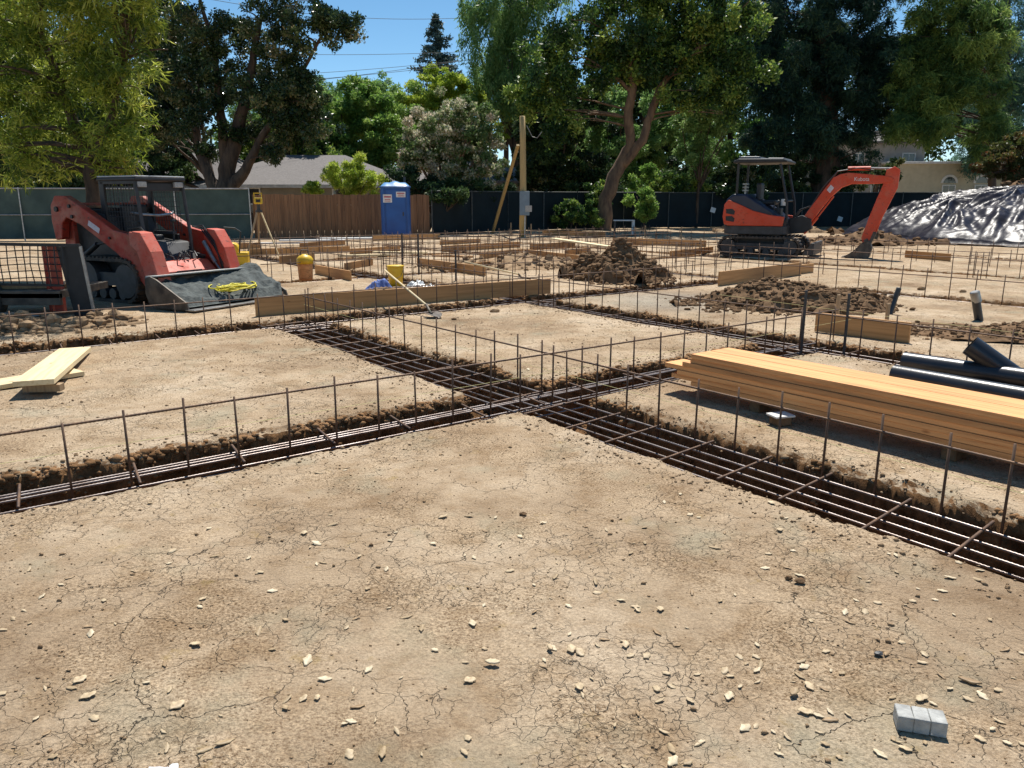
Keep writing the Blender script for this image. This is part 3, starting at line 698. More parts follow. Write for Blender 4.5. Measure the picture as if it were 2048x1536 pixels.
def bigleaf(px,py,s,rz,label,mi):
    me=lm[6].copy() if mi==3 else lm[4].copy(); me.materials.clear(); me.materials.append(M['leafdry'][mi])
    o=bpy.data.objects.new('dry_leaf',me); COL.objects.link(o); o.location=G(px,py,.006); o.scale=(s,s,s*1.3); o.rotation_euler.z=rz; tag(o,label,'leaf')
bigleaf(1940,1362,1.7,-.5,'large dark brown curled leaf right of the concrete brick',3)
bigleaf(985,1326,2.1,-.1,'largest pale chip in the middle of the foreground',2)
bigleaf(1588,1386,1.9,.9,'curled tan leaf standing up left of the concrete brick',1)
bigleaf(1100,1296,1.5,1.9,'yellowish leaf pointing up in the right foreground',0)
# mason strings
def string(p0,p1,label):
    p0=Vector(p0);p1=Vector(p1); k=10; pts=[p0.lerp(p1,i/k)+Vector((0,0,-.02*math.sin(math.pi*i/k))) for i in range(k+1)]
    tag(MB().tube(pts,.0016,4).build('mason_string',M['string'],None,fix=False),label,'string','mason strings stretched over the trenches')
string(W(-.6,4.98,.19),W(9,4.98,.2),'thin yellow string running along the nearest trench at mid height of its bars')
string(W(4.33,-.5,.16),W(4.33,10.4,.18),'thin yellow string running along the lower right trench')
string(W(9.0,7.0,.3),W(9.0,-1,.26),'thin yellow string in front of the tan form board at right')
#PART2
# ---------------- compact track loader ----------------
def stadium(x0,x1,z0,z1,n=8):
    r=(z1-z0)/2; zc=(z0+z1)/2; pts=[]
    for i in range(n+1):
        a=-math.pi/2+math.pi*i/n; pts.append((x1-r+r*math.cos(a),zc+r*math.sin(a)))
    for i in range(n+1):
        a=math.pi/2+math.pi*i/n; pts.append((x0+r+r*math.cos(a),zc+r*math.sin(a)))
    return pts
def tracks(e,ys,w,x0,x1,h,m='track',rear=.0):
    for y in ys:
        prof=stadium(x0,x1,0,h); 
        inner=stadium(x0+.05,x1-.05,.05,h-.05)
        # belt ring
        b=MB(); n=len(prof); vs=[(p[0],y-w/2,p[1]) for p in prof]+[(p[0],y+w/2,p[1]) for p in prof]+[(p[0],y-w/2,p[1]) for p in inner]+[(p[0],y+w/2,p[1]) for p in inner]
        fs=[]
        for i in range(n):
            j=(i+1)%n; fs+=[(i,j,n+j,n+i),(2*n+i,3*n+i,3*n+j,2*n+j),(i,2*n+i,2*n+j,j),(n+i,n+j,3*n+j,3*n+i)]
        b.add(vs,fs)
        # lugs
        per=[];tot=0
        for i in range(n):
            p=Vector(prof[i]);q=Vector(prof[(i+1)%n]);L=(q-p).length
            per.append((tot,L,p,q)); tot+=L
        s=0
        while s<tot:
            for (t0,L,p,q) in per:
                if t0<=s<t0+L:
                    c=p.lerp(q,(s-t0)/L); d=(q-p).normalized(); ang=math.atan2(d.y,d.x)
                    b.box((c.x,y,c.y),(.045,w*.96,.05),Matrix.Rotation(-ang,3,'Y')); break
            s+=.105
        tb=b.build('track',M[m],e,fix=False)
        # wheels
        wb=MB(); r=(h-.14)/2
        for xw,rr in ((x0+h/2,r),(x1-h/2,r*.95)):
            wb.tube([(xw,y-w*.42,h/2),(xw,y+w*.42,h/2)],rr,20)
        for i in range(4):
            xw=x0+h/2+(x1-x0-h)*(i+.5)/4; wb.tube([(xw,y-w*.4,.14),(xw,y+w*.4,.14)],.09,14)
        wb.box(((x0+x1)/2,y,h*.52),(x1-x0-h*.9,w*.5,h*.3)); wb.build('roller_wheels',M['dark'],tb)
ld=empty('track_loader',(-6.02,13.25,0),math.radians(-29),label='dirty orange-red track loader with open cab and lowered bucket, parked at left',cat='loader')
tracks(ld,(-.68,.68),.34,-.95,.8,.72)
b=MB(); b.prism([(-1.2,.3),(.75,.25),(.8,.5),(.45,.95),(-.3,1.02),(-.4,1.42),(-1.2,1.5),(-1.35,1.2),(-1.35,.5)],-.5,.5); b.build('chassis',M['dark'],ld,bevel=.02)
b=MB(); b.prism([(-1.37,.95),(-1.3,1.52),(-.5,1.5),(-.5,1.42),(-1.2,1.42)],-.46,.46); b.build('engine_hood',M['black'],ld,bevel=.015)
b=MB(); b.box((-.85,0,1.57),(.7,.8,.02))
for i in range(14): b.box((-.85,-.4+i*.06,1.59),(.7,.02,.02))
for i in range(11): b.box((-1.2+i*.07,0,1.595),(.02,.8,.02))
b.build('red_grille',M['orange_d'],ld)
# front plate and steps
fp=MB(); fp.prism([(.78,.28),(1.0,.28),(1.02,.5),(.82,.66),(.62,.66),(.6,.4)],-.56,.56); fpo=fp.build('front_plate',M['orange_l'],ld,bevel=.012)
s_=MB()
for y in (-.2,0,.2): s_.box((1.015,y-.05,.40),(.02,.02,.2)); 
s_.box((1.015,0,.5),(.025,.5,.02)); s_.box((1.015,-.27,.4),(.02,.03,.2)); s_.build('step_bars',M['black'],fpo)
for sy in (-1,1):
    y=sy*.74
    prof=[(-1.42,1.32),(-1.40,1.56),(-1.26,1.72),(-.98,1.72),(-.72,1.62),(.25,1.18),(.62,1.12),(.86,1.02),(1.02,.8),(1.2,.34),(1.12,.24),(.94,.26),(.62,.56),(.25,.82),(-.6,1.24),(-.98,1.36),(-1.12,1.26),(-1.18,1.0),(-1.36,.98)]
    a=MB().prism(prof,y-.07,y+.07).build('lift_arm',M['orange_d'],ld,bevel=.018)
    for (x,z,r) in ((-1.22,1.5,.045),(-.85,1.55,.03),(1.08,.36,.05),(.9,.85,.03),(-.8,1.38,.03),(.15,1.05,.022)): MB().tube([(x,y-.1,z),(x,y+.1,z)],r,12).build('pivot_pin',M['black'],a)
    # box guard at the front of each arm
    g_=MB().prism([(.70,1.16),(.95,1.14),(1.16,.86),(1.34,.3),(1.24,.2),(1.08,.24),(.86,.85),(.70,.95)],y-.12,y-.07)
    g_.prism([(.78,1.17),(.98,1.15),(1.19,.86),(1.37,.3),(1.34,.27),(1.15,.84),(.95,1.11),(.78,1.13)],y-.12,y+.12)
    g_.prism([(.70,1.16),(.95,1.14),(1.16,.86),(1.34,.3),(1.24,.2),(1.08,.24),(.86,.85),(.70,.95)],y+.07,y+.12)
    g_.build('arm_guard',M['orange_l'],ld,bevel=.012)
    s2=MB(); s2.box((-.25,y-.073*1 if sy<0 else y+.073,1.02+.2),(.3,.006,.09),Matrix.Rotation(.44,3,'Y')); s2.build('faded_decal',M['sticker'],a)
    # uprights at the rear
    MB().prism([(-1.38,.35),(-1.05,.35),(-1.1,1.35),(-1.36,1.35)],y-.14*sy-.04,y-.14*sy+.04).build('rear_tower',M['orange_d'],ld,bevel=.01)
    c=MB(); c.tube([(-.95,y-sy*.02,.62),(-.35,y-sy*.02,.93)],.045,12); c.tube([(-.35,y-sy*.02,.93),(.1,y-sy*.02,1.0)],.022,10); c.build('lift_cylinder',M['black'],ld)
    c=MB(); c.tube([(.75,y-sy*.17,.95),(1.0,y-sy*.17,.6)],.038,12); c.tube([(1.0,y-sy*.17,.6),(1.18,y-sy*.17,.4)],.02,10); c.build('bucket_cylinder',M['steel'],ld)
    # hoses
    h_=MB()
    for q in range(3):
        pts=[(.4+q*.03,y-sy*(.1+.02*q),1.2),(.7,y-sy*(.12+.02*q),1.22-.03*q),(.98,y-sy*.14,.95-.05*q),(1.1+.02*q,y-sy*.14,.6),(1.14,y-sy*.12,.4)]
        h_.tube(pts,.012,6)
    h_.build('hydraulic_hoses',M['black'],ld)
# cab
cb=MB()
for sx,sy in ((.45,-.46),(.45,.46)):
    MB().tube([(sx+.12,sy,.72),(sx+.10,sy,1.1),(sx,sy,1.95),(sx-.05,sy,2.0)],.03,8).build('front_post',M['dark'],ld)
cr=MB()
for sy in (-.46,.46):
    cr.box((-.42,sy,1.45),(.13,.05,1.12))
    cr.box((.0,sy,1.93),(.9,.05,.06)); cr.box((-.1,sy,1.02),(.7,.05,.1))
cr.box((-.45,0,1.5),(.04,.9,.05))
cr.build('cab_frame',M['black'],ld,bevel=.01)
b=MB(); b.box((.0,0,1.985),(1.02,1.0,.06)); ro=b.build('cab_roof',M['black'],ld,bevel=.02); MB().box((.0,0,2.028),(1.0,.98,.024)).build('roof_top_sheet',M['roofwhite'],ro,bevel=.01)
for sy in (-.36,.36): MB().box((.47,sy,1.9),(.06,.17,.09)).build('work_light',M['concrete'],ld,bevel=.01)
MB().box((.42,0,1.86),(.06,.92,.13)).build('roof_header',M['black'],ld,bevel=.01)
b=MB()
for i in range(11): b.box((-.36+i*.07,-.46,1.5),(.008,.008,.8)); b.box((-.36+i*.07,.46,1.5),(.008,.008,.8))
for i in range(10): b.box((0,-.46,1.14+i*.08),(.75,.008,.008)); b.box((0,.46,1.14+i*.08),(.75,.008,.008))
for i in range(11): b.box((-.45,-.4+i*.08,1.5),(.008,.008,.8))
b.build('cab_mesh',M['dark'],ld)
b=MB(); b.box((-.1,0,1.0),(.5,.5,.14)); b.box((-.3,0,1.3),(.13,.48,.55)); b.build('seat',M['black'],ld,bevel=.04)
for sy in (-.34,.34):
    b=MB(); b.tube([(.25,sy,.9),(.28,sy,1.15),(.3,sy*.95,1.28)],.02,8); b.ico((.3,sy*.95,1.3),.04,2,0)
    b.box((.05,sy,1.1),(.5,.08,.05)); b.build('control_lever',M['dark'],ld)
b=MB(); b.tube([(.2,-.42,1.45),(.33,-.3,1.42),(.38,0,1.40),(.33,.3,1.42),(.2,.42,1.45)],.022,8); b.build('lap_bar',M['steel'],ld)
b=MB(); rs=random.Random(4)
for i in range(30): x,y=rs.uniform(.3,.8),rs.uniform(-.42,.42); b.tube([(x,y,.62),(x+rs.uniform(-.1,.1),y+rs.uniform(-.1,.1),.8),(x+rs.uniform(-.2,.2),y+rs.uniform(-.2,.2),.72)],.012,5)
b.build('cab_floor_hoses',M['dark'],ld)
# bucket
bk=MB(); t=.018; Wb=1.03
shell=[(2.28,.03),(1.5,.02),(1.32,.1),(1.26,.24),(1.28,.44),(1.36,.48)]
for i in range(len(shell)-1):
    x0,z0=shell[i];x1,z1=shell[i+1]; bk.bar(((x0),0,z0),((x1),0,z1),2*Wb,t) if False else bk.prism([(x0,z0),(x1,z1),(x1-.0,z1-t) if i<2 else (x1-t,z1-.004),(x0,z0-t) if i<2 else (x0-t,z0-.004)],-Wb,Wb)
bko=bk.build('bucket',M['grime'],ld)
for sy in (-1,1):
    MB().prism([(2.22,.03),(1.5,.015),(1.3,.09),(1.24,.24),(1.26,.47),(1.38,.5),(1.52,.46),(1.95,.25),(2.18,.14)],sy*(Wb+.001),sy*(Wb+.03)).build('side_plate',M['grime'],bko,bevel=.004)
MB().box((2.26,0,.03),(.2,2*Wb+.08,.022)).build('cutting_edge',M['steel'],bko,bevel=.004)
MB().prism([(1.22,.44),(1.24,.50),(1.44,.51),(1.44,.49),(1.29,.48),(1.27,.43)],-Wb,Wb).build('top_lip',M['concrete'],bko,bevel=.004)
# heap in the bucket
n=46; xs=np.linspace(1.3,2.2,n); ys=np.linspace(-1.01,1.01,n*2); X,Y=np.meshgrid(xs,ys,indexing='ij')
Z=.40-(X-1.3)*.36+ .18*np.clip(Y/.95,0,1)*(1-np.abs(X-1.6)) + fbm(X,Y,4,4,5)*.09+.03
Z=np.maximum(Z,.045); Z=np.where((X>2.1),np.minimum(Z,.07),Z)
id_=np.arange(X.size).reshape(X.shape); Fh=np.stack([id_[:-1,:-1],id_[1:,:-1],id_[1:,1:],id_[:-1,1:]],-1).reshape(-1,4)
hp=npmesh('sand_heap',np.stack([X-1.7,Y,Z],-1).reshape(-1,3),Fh,M['fill'],smooth=True)
rot=Matrix.Rotation(math.radians(-29),4,'Z'); base=Vector((-6.02,13.25,0))
hp.location=base+rot@Vector((1.7,0,0)); hp.rotation_euler.z=math.radians(-29)
tag(hp,'dark grey wet sand filling the loader bucket','sand')
b=MB(); rs=random.Random(9)
for i in range(11):
    pts=[];r0=rs.uniform(.1,.34);ox=rs.uniform(-.05,.05);oy=rs.uniform(-.06,.06);ph=rs.uniform(0,6)
    for k in range(22):
        a=ph+k/21*6.0; pts.append((ox+r0*.75*math.cos(a),oy+r0*1.35*math.sin(a),.02+i*.006+.015*math.sin(3*a+i)))
    b.tube(pts,.011,5)
tag(b.build('rope_coil',M['rope'],None,loc=base+rot@Vector((1.86,.1,.21)),rz=math.radians(-29)),'coil of yellow rope lying on the grey sand in the loader bucket','rope')
ld.scale=(.94,.94,.96); hp.scale=(.94,.94,.96)
hp.location=base+rot@Vector((1.7*.94,0,0))
# ---------------- mesh-sided trailer at left ----------------
p=G(190,640); tr=empty('utility_trailer',(p.x-.05,p.y,0),0,label='old trailer with black mesh side and upright steel ramp, cut by the left edge',cat='trailer')
b=MB(); b.prism([(-.34,.98),(-.02,.98),(.06,.02),(-.2,.02)],-.02,.02); b.build('ramp_plate',M['black'],tr)
MB().bar((-.01,-.03,.99),(.075,-.03,.0),.03,.035).build('plate_edge',M['steel'],tr,bevel=.003)
b=MB(); b.bar((-1.75,-.05,1.03),(-.02,-.02,1.0),.05,.04); b.bar((-1.75,-.05,.5),(-.3,-.02,.47),.03,.03); b.build('side_rail',M['black'],tr)
b=MB()
for i in range(15): x=-1.72+i*.105; b.tube([(x,-.04,1.02),(x+.015*math.sin(i),-.06-.02*math.sin(i*2),.76),(x,-.04,.48)],.0075,5)
for j in range(5):
    z=.93-j*.09; b.tube([(-1.75,-.05,z),(-1.2,-.07,z-.015),(-.7,-.05,z+.01),(-.3,-.03,z)],.0075,5)
b.build('side_mesh',M['black'],tr)
b=MB(); b.box((-.42,.05,.55),(.12,.08,.92)); b.box((-.58,.12,.55),(.05,.06,.9)); b.build('orange_upright',M['orange_d'],tr,bevel=.008)
b=MB(); b.box((-1.2,.5,.36),(1.8,1.3,.1)); b.box((-1.2,-.12,.3),(1.8,.06,.16)); b.build('trailer_bed',M['grime'],tr,bevel=.006)
b=MB(); b.tube([(-1.35,-.2,.27),(-1.35,-.0,.27)],.27,22); b.build('wheel',M['track'],tr,bevel=.02)
b=MB(); b.box((-.85,.35,.44),(1.1,.5,.05),Matrix.Rotation(.2,3,'Z')); b.build('wood_deck',M['wood_z'],tr)
b=MB(); b.tube([(-1.7,-.35,.13),(-.3,-.3,.1)],.035,8); b.build('draw_bar',M['steel'],tr)
# ---------------- mini excavator ----------------
EX=(7.35,23.4,0); ea=math.radians(-28)
ex=empty('mini_excavator',EX,ea,label='bright orange-red mini excavator with black canopy, arm stretched out to the right',cat='excavator')
tracks(ex,(-.72,.82),.36,-1.12,1.15,.56)
MB().box((0,.05,.42),(1.3,1.1,.22)).build('undercarriage',M['black'],ex,bevel=.03)
b=MB(); b.prism([(1.2,.1),(1.5,.08),(1.5,.42),(1.42,.42),(1.36,.3)],-.85,.95); b.build('dozer_blade',M['dark'],ex,bevel=.01)
MB().tube([(0,0,.5),(0,0,.66)],.42,24).build('turntable',M['black'],ex)
def rr(x0,x1,y0,y1,r=.3,n=6):
    pts=[]
    for cx,cy,a0 in ((x1-r*.4,y1-r*.4,0),(x0+r,y1-r,90),(x0+r,y0+r,180),(x1-r*.4,y0+r*.4,270)):
        q=r if a0 in (90,180) else r*.4
        for i in range(n+1):
            a=math.radians(a0+90*i/n); pts.append((cx+q*math.cos(a),cy+q*math.sin(a)))
    return pts
b=MB(); b.prism(rr(-1.05,.72,-.78,.78),.62,.86,'z'); b.build('frame_skirt',M['dark'],ex,bevel=.02)
for sy,nm in ((-1,'side_panel'),(1,'side_panel')):
    y=sy*.785
    b=MB(); b.prism([(-.9,.86),(.62,.86),(.66,1.12),(.25,1.17),(-.2,1.28),(-.6,1.46),(-.9,1.58),(-1.02,1.45),(-1.05,1.1),(-1.0,.9)],y-.03,y+.03); b.build(nm,M['orange'],ex,bevel=.02)
    v=MB()
    for z in (1.0,1.2): v.prism([(-.95,z),(-.72,z-.04),(-.7,z+.06),(-.78,z+.13),(-.96,z+.12)],y-.035,y+.035)
    v.build('vent',M['black'],ex)
b=MB(); b.prism([(-1.03,.86),(.55,.86),(.62,1.0),(.3,1.28),(-.1,1.52),(-.45,1.74),(-.8,1.74),(-.98,1.6),(-1.04,1.3)],-.755,.755); b.build('engine_cover',mat('navy_black_panel',(.016,.022,.05),(.01,.013,.028),3,.35),ex,bevel=.05)
b=MB(); b.prism([(-.1,.86),(.7,.86),(.7,1.02),(.2,1.05),(-.1,1.15)],-.74,.74); b.build('floor_deck',M['black'],ex)
b=MB(); b.box((.05,0,1.5),(.5,.5,.14)); b.box((-.2,0,1.8),(.14,.48,.5)); b.build('seat',M['black'],ex,bevel=.05)
b=MB(); b.tube([(-.62,.0,1.74),(-.62,0,1.98)],.03,8); 
for z in (1.84,1.93,2.02): b.box((-.62,0,z),(.12,.3,.04))
b.build('headrest_bars',M['steel'],ex)
b=MB()
for x,y in ((-.72,-.66),(-.72,.66)): MB().tube([(x,y,1.6),(x,y,2.6)],.035,8).build('canopy_post',M['black'],ex)
for x,y in ((.42,-.66),(.42,.66)): MB().tube([(x+.28,y,.95),(x+.25,y,1.5),(x,y,2.55)],.035,8).build('canopy_post',M['black'],ex)
b.tube([(.62,-.66,1.55),(.62,.66,1.55)],.025,8)
b.build('front_rail',M['black'],ex)
b=MB(); b.prism([(-.85,2.58),(.6,2.58),(.62,2.63),(.5,2.68),(-.7,2.7),(-.86,2.64)],-.75,.75); b.build('canopy_roof',M['black'],ex,bevel=.03)
b=MB(); b.prism([(-.8,2.66),(-.1,2.66),(-.16,2.76),(-.7,2.77)],-.6,.6); b.prism([(.02,2.66),(.55,2.66),(.5,2.71),(.06,2.72)],-.6,.6); b.build('roof_panels',mat('grey_roof_panel',(.13,.14,.15),(.07,.075,.08),4,.45),ex,bevel=.03)
for sy in (-.3,.3):
    b=MB(); b.tube([(.25,sy,1.0),(.28,sy,1.5)],.02,8); b.ico((.28,sy,1.53),.045,2,0); b.build('control_lever',M['dark'],ex)
MB().box((.35,0,1.2),(.2,.3,.3)).build('console',M['dark'],ex,bevel=.02)
MB().tube([(.5,-.2,1.42),(.5,-.2,1.6)],.07,12).build('work_light',M['white'],ex)
# swing post and boom
b=MB(); b.prism([(.65,.62),(1.1,.66),(1.3,.78),(1.28,1.05),(1.02,1.15),(.65,1.05)],-.17,.17); b.build('swing_bracket',M['black'],ex,bevel=.02)
BW=.105
boom=[(1.0,.92),(1.22,.86),(1.62,1.42),(1.95,1.82),(2.3,2.12),(2.62,2.22),(3.4,2.22),(3.92,2.25),(4.0,2.36),(3.88,2.44),(3.2,2.5),(2.5,2.56),(2.22,2.52),(2.0,2.42),(1.7,2.05),(1.25,1.45),(.98,1.08)]
bo=MB().prism(boom,-BW,BW).build('boom',M['orange'],ex,bevel=.02)
# lettering on the boom
def text(body,size,m,parent,loc,rot,name='lettering',ext=.002):
    cu=bpy.data.curves.new('t','FONT'); cu.body=body; cu.size=size; cu.extrude=ext; cu.align_x='CENTER'; cu.align_y='CENTER'
    to=bpy.data.objects.new('t',cu); COL.objects.link(to); bpy.context.view_layer.update()
    me=bpy.data.meshes.new_from_object(to.evaluated_get(bpy.context.evaluated_depsgraph_get())); bpy.data.objects.remove(to)
    me.materials.clear(); me.materials.append(m); o=bpy.data.objects.new(name,me); COL.objects.link(o); o.parent=parent; o.location=loc; o.rotation_euler=rot; return o
text('Kubota',.17,M['white'],bo,(2.95,-BW-.006,2.36),(math.pi/2,0,0))
MB().box((1.93,-BW-.003,2.08),(.2,.006,.15),Matrix.Rotation(-.9,3,'Y')).build('sticker',M['sticker'],bo)
b=MB(); b.tube([(1.12,0,.72),(1.55,0,1.22)],.055,12); b.tube([(1.55,0,1.22),(2.05,0,1.86)],.03,10); b.build('boom_cylinder',M['orange'],ex)
stick=[(3.66,2.2),(3.72,2.62),(3.98,2.72),(4.16,2.62),(4.14,2.1),(3.66,1.05),(3.42,.5),(3.18,.46),(3.12,.62),(3.3,1.2),(3.56,1.95)]
st=MB().prism(stick,-.085,.085).build('stick',M['orange'],ex,bevel=.018)
b=MB(); b.tube([(2.45,0,2.68),(3.2,0,2.68)],.06,12); b.build('stick_cylinder',M['orange'],ex)
b=MB(); b.tube([(3.2,0,2.68),(3.95,0,2.66)],.03,10); b.build('cylinder_rod',M['steel'],ex)
b=MB(); b.tube([(4.02,0,2.2),(3.78,0,1.4)],.05,12); b.tube([(3.78,0,1.4),(3.58,0,.78)],.026,10); b.build('bucket_cylinder',M['orange'],ex)
b=MB(); b.prism([(3.5,.82),(3.62,.78),(3.45,.42),(3.36,.44)],-.09,.09); b.prism([(3.2,.55),(3.32,.62),(3.46,.45),(3.36,.36)],-.1,.1); b.build('linkage',M['grime'],ex,bevel=.01)
# hoses along boom
b=MB()
for q in (-.05,.05): b.tube([(1.08,q,1.1),(1.5,q,1.9),(1.85,q,2.34),(2.35,q,2.42),(2.75,q,2.36)],.016,6)
for q in (-.09,.09): b.tube([(.75,q,1.0),(.95,q*1.6,1.3),(1.2,q,1.4)],.018,6)
b.build('hydraulic_hoses',M['black'],ex)
# digging bucket curling back to the machine
bp_=[(3.42,.52),(3.5,.3),(3.44,.05),(3.22,-.05),(2.95,-.03),(2.62,.05)]
b=MB(); 
for i in range(len(bp_)-1):
    (x0,z0),(x1,z1)=bp_[i],bp_[i+1]; b.bar((x0,0,z0),(x1,0,z1),.5,.022)
for sy in (-.25,.25): b.prism([(3.42,.52),(3.5,.3),(3.44,.05),(3.22,-.05),(2.95,-.03),(2.62,.05),(2.9,.22),(3.2,.5)],sy-.011,sy+.011)
bu=b.build('digging_bucket',M['grime'],ex)
for i in range(4): MB().prism([(2.64,.07),(2.64,.02),(2.5,.03)],-.24+i*.14,-.18+i*.14).build('tooth',M['steel'],bu)
for o_ in list(ex.children):
    if o_.name.split('.')[0] in ('boom','boom_cylinder','stick','stick_cylinder','cylinder_rod','bucket_cylinder','linkage','digging_bucket'):
        o_.scale=(.76,1,.90); o_.location=(.24,0,0)
# ---------------- plastic covered heap ----------------
def tarp():
    n=230; m_=150
    cx,cy=21.5,32.5; RX,RY_=6.9,6.6; h=2.2
    th=np.linspace(0,2*np.pi,2*n,endpoint=False); r=np.linspace(0,1,m_)
    T,Rr=np.meshgrid(th,r,indexing='ij')
    wob=1+.09*np.sin(3*T+1)+.05*np.sin(5*T+2)+.03*np.sin(11*T)
    x=Rr*np.cos(T)*RX*wob; y=Rr*np.sin(T)*RY_*wob
    prof=np.clip(1-Rr**2.0,0,1)**.8
    px_=x-1.0; 
    z=h*prof*(1+.12*fbm(x,y,.4,2,3))
    # radial gathered folds from the peak
    ang=T+.25*fbm(x,y,.5,2,31)+.12*np.sin(Rr*5)
    f=0
    for k,a in ((15,.6),(27,.5),(41,.3),(63,.2)):
        f=f+a*(1-np.abs(np.sin(ang*k/2+k+1.6*fbm(x,y,.6,2,k)))**.7*2)*(.55+.9*vnoise(x*.5+k,y*.5,k))
    # sag folds on left: concentric drapes
    g=fbm(x*1.0+y*.4,y*1.3,1.1,4,77)
    am=.2*np.clip(Rr*3,0,1)*np.clip((1-Rr)*4+.15,0,1)
    z=z+f*am*.8+g*am*.7+ (1-np.abs(fbm(x,y,2.1,3,5))*2)*.05
    z=np.where(Rr>.985,.02,z); z=np.maximum(z,.02+.02*np.sin(T*40))
    id_=np.arange(T.size).reshape(T.shape); j=np.roll(id_,-1,axis=0)
    Fh=np.stack([id_[:,:-1],id_[:,1:],j[:,1:],j[:,:-1]],-1).reshape(-1,4)
    V=np.stack([x,y,z],-1).reshape(-1,3); V2=V.copy(); 
    o=npmesh('plastic_sheet',V,Fh[:, ::-1],M['tarp'],smooth=True,loc=(cx,cy,0)); tag(o,'shiny black plastic sheet draped in folds over a big soil heap','plastic sheet')
    sd=o.modifiers.new('s','SOLIDIFY'); sd.thickness=.01
tarp()
MB_=MB()
# ---------------- fences ----------------
def screen_fence(pts,h,label,lat_sp,m,rails=(1,),postm='chain',z0=0,name='screened_fence',grp=None,sag=.0,heights=None):
    P0=Vector((*pts[0],0)); e=empty(name,P0,0,label=label,cat='fence',group=grp)
    V=[];Fs=[];off=0
    for a,b_ in zip(pts[:-1],pts[1:]):
        a=Vector((*a,0))-P0;b2=Vector((*b_,0))-P0; L=(b2-a).length; nx=max(2,int(L/.25)); nz=9; nrm=Vector((-(b2-a).y,(b2-a).x,0)).normalized()
        for i in range(nx+1):
            for j in range(nz):
                p=a.lerp(b2,i/nx); w_=.035*math.sin(i*1.1+j*.5)+U(-.015,.015)
                V.append(tuple(p+nrm*w_+Vector((0,0,.06+(h-.08)*j/(nz-1)))))
        for i in range(nx):
            for j in range(nz-1): q=off+i*nz+j; Fs.append((q,q+nz,q+nz+1,q+1))
        off=len(V)
    MB().add(V,Fs).build('screen_fabric',M[m],e,smooth=True,fix=False)
    src=None
    for a,b_ in zip(pts[:-1],pts[1:]):
        a=Vector((*a,0))-P0;b2=Vector((*b_,0))-P0; L=(b2-a).length; k=max(1,round(L/lat_sp))
        for rz in rails:
            MB().tube([a+Vector((0,-.05,h*rz)),b2+Vector((0,-.05,h*rz))],.024,8).build('rail',M[postm],e)
        for i in range(k+1):
            p=a.lerp(b2,i/k)+Vector((0,-.05,0))
            if src is None: src=MB().tube([(0,0,0),(0,0,h+.04)],.026,8).build('post',M[postm],e); src.location=p
            else: dup_child(src,e,p)
    return e
screen_fence([(-22,31.2),(-10.6,32.8)],2.0,'green screened chain link fence panels behind the loader at left',3.0,'screen',rails=(1,.5),grp='screened fences')
# tall inner rail piece at loader's left
def wood_fence(a,b_,h,label):
    a=Vector((*a,0));b_=Vector((*b_,0));d=b_-a;L=d.length; e=empty('wooden_fence',a,math.atan2(d.y,d.x),label=label,cat='fence')
    k=int(L/.145); w=L/k
    i=0; src=None
    for i in range(k):
        hh=h+U(-.02,.02); o=MB().box((0,0,hh/2),(w-.008,.02,hh)).build('fence_board',M['fence_wood'],e) if i<8 else None
        if o is None: o=random.choice(srcs).copy(); COL.objects.link(o); o.parent=e
        if i==0: srcs=[]
        if i<8: srcs.append(o)
        o.location=((i+.5)*w,U(-.008,.008)-(.022 if i%2 else 0),0)
    for z in (.35,h-.3): MB().box((L/2,.05,z),(L,.04,.09)).build('fence_rail',M['fence_wood'],e)
    for j in range(int(L/2.4)+1): MB().box((min(j*2.4,L-.05),.1,h/2),(.09,.09,h)).build('fence_post',M['fence_wood'],e)
wood_fence((-10.5,33.0),(-3.7,36.2),1.78,'reddish brown vertical board fence behind the blue portable toilet')
M['shaded_post']=mat('shade_dulled_fence_steel',(.16,.17,.16),(.08,.085,.08),9,.6,metal=.4)  # rail and post steel dulled in colour to carry the fence's shade
screen_fence([(-3.6,36.4),(-.2,40.5),(3.5,43.5),(14,47),(36,45)],1.95,'green screened fence behind the excavator, its fabric darkened to paint in the shade',2.6,'screen_shaded',rails=(1,),postm='shaded_post',grp='screened fences')  # first stretch also replaces board fence lost in deep shade
for (px,py,Y,s) in ((1344,430,45.5,.32),(1426,420,45.7,.3),(1680,438,46,.3)):
    p=RY(px,py,Y); tag(MB().box((0,0,0),(s,.01,s*.9),Matrix.Rotation(.3,3,'Y')).build('notice_sheet',M['white'],None,loc=p,rz=.2),{1344:'small white notice on the dark fence right of the leaning tree',1426:'tilted white notice on the dark fence left of the excavator',1680:'small pale notice on the dark fence behind the excavator boom'}[px],'notice','notices on the dark fence')
# ---------------- portable toilet ----------------
pt=empty('portable_toilet',G(788,478)+Vector((0,.8,0)),math.radians(8),label='blue portable toilet with pale domed roof standing by the wooden fence',cat='portable toilet')
b=MB(); b.prism(rr(-.56,.56,-.56,.56,.08,3) if False else [(-.58,-.5),(-.5,-.58),(.5,-.58),(.58,-.5),(.58,.5),(.5,.58),(-.5,.58),(-.58,.5)],.12,2.08,'z'); tb=b.build('cabin',M['bluep'],pt,bevel=.02)
b=MB(); b.box((0,0,.07),(1.2,1.2,.14)); b.build('base_skid',M['dark'],pt,bevel=.02)
MB().box((0,-.60,1.08),(.78,.03,1.78)).build('door',M['bluep'],pt,bevel=.012)
b=MB()
for x in(-.49,.49): b.box((x,-.59,1.1),(.07,.05,1.9))
for s in(-1,1):
    for y in(-.35,0,.35): b.box((s*.59,y,1.1),(.03,.06,1.9))
b.build('frame_ribs',M['bluep'],pt,bevel=.01)
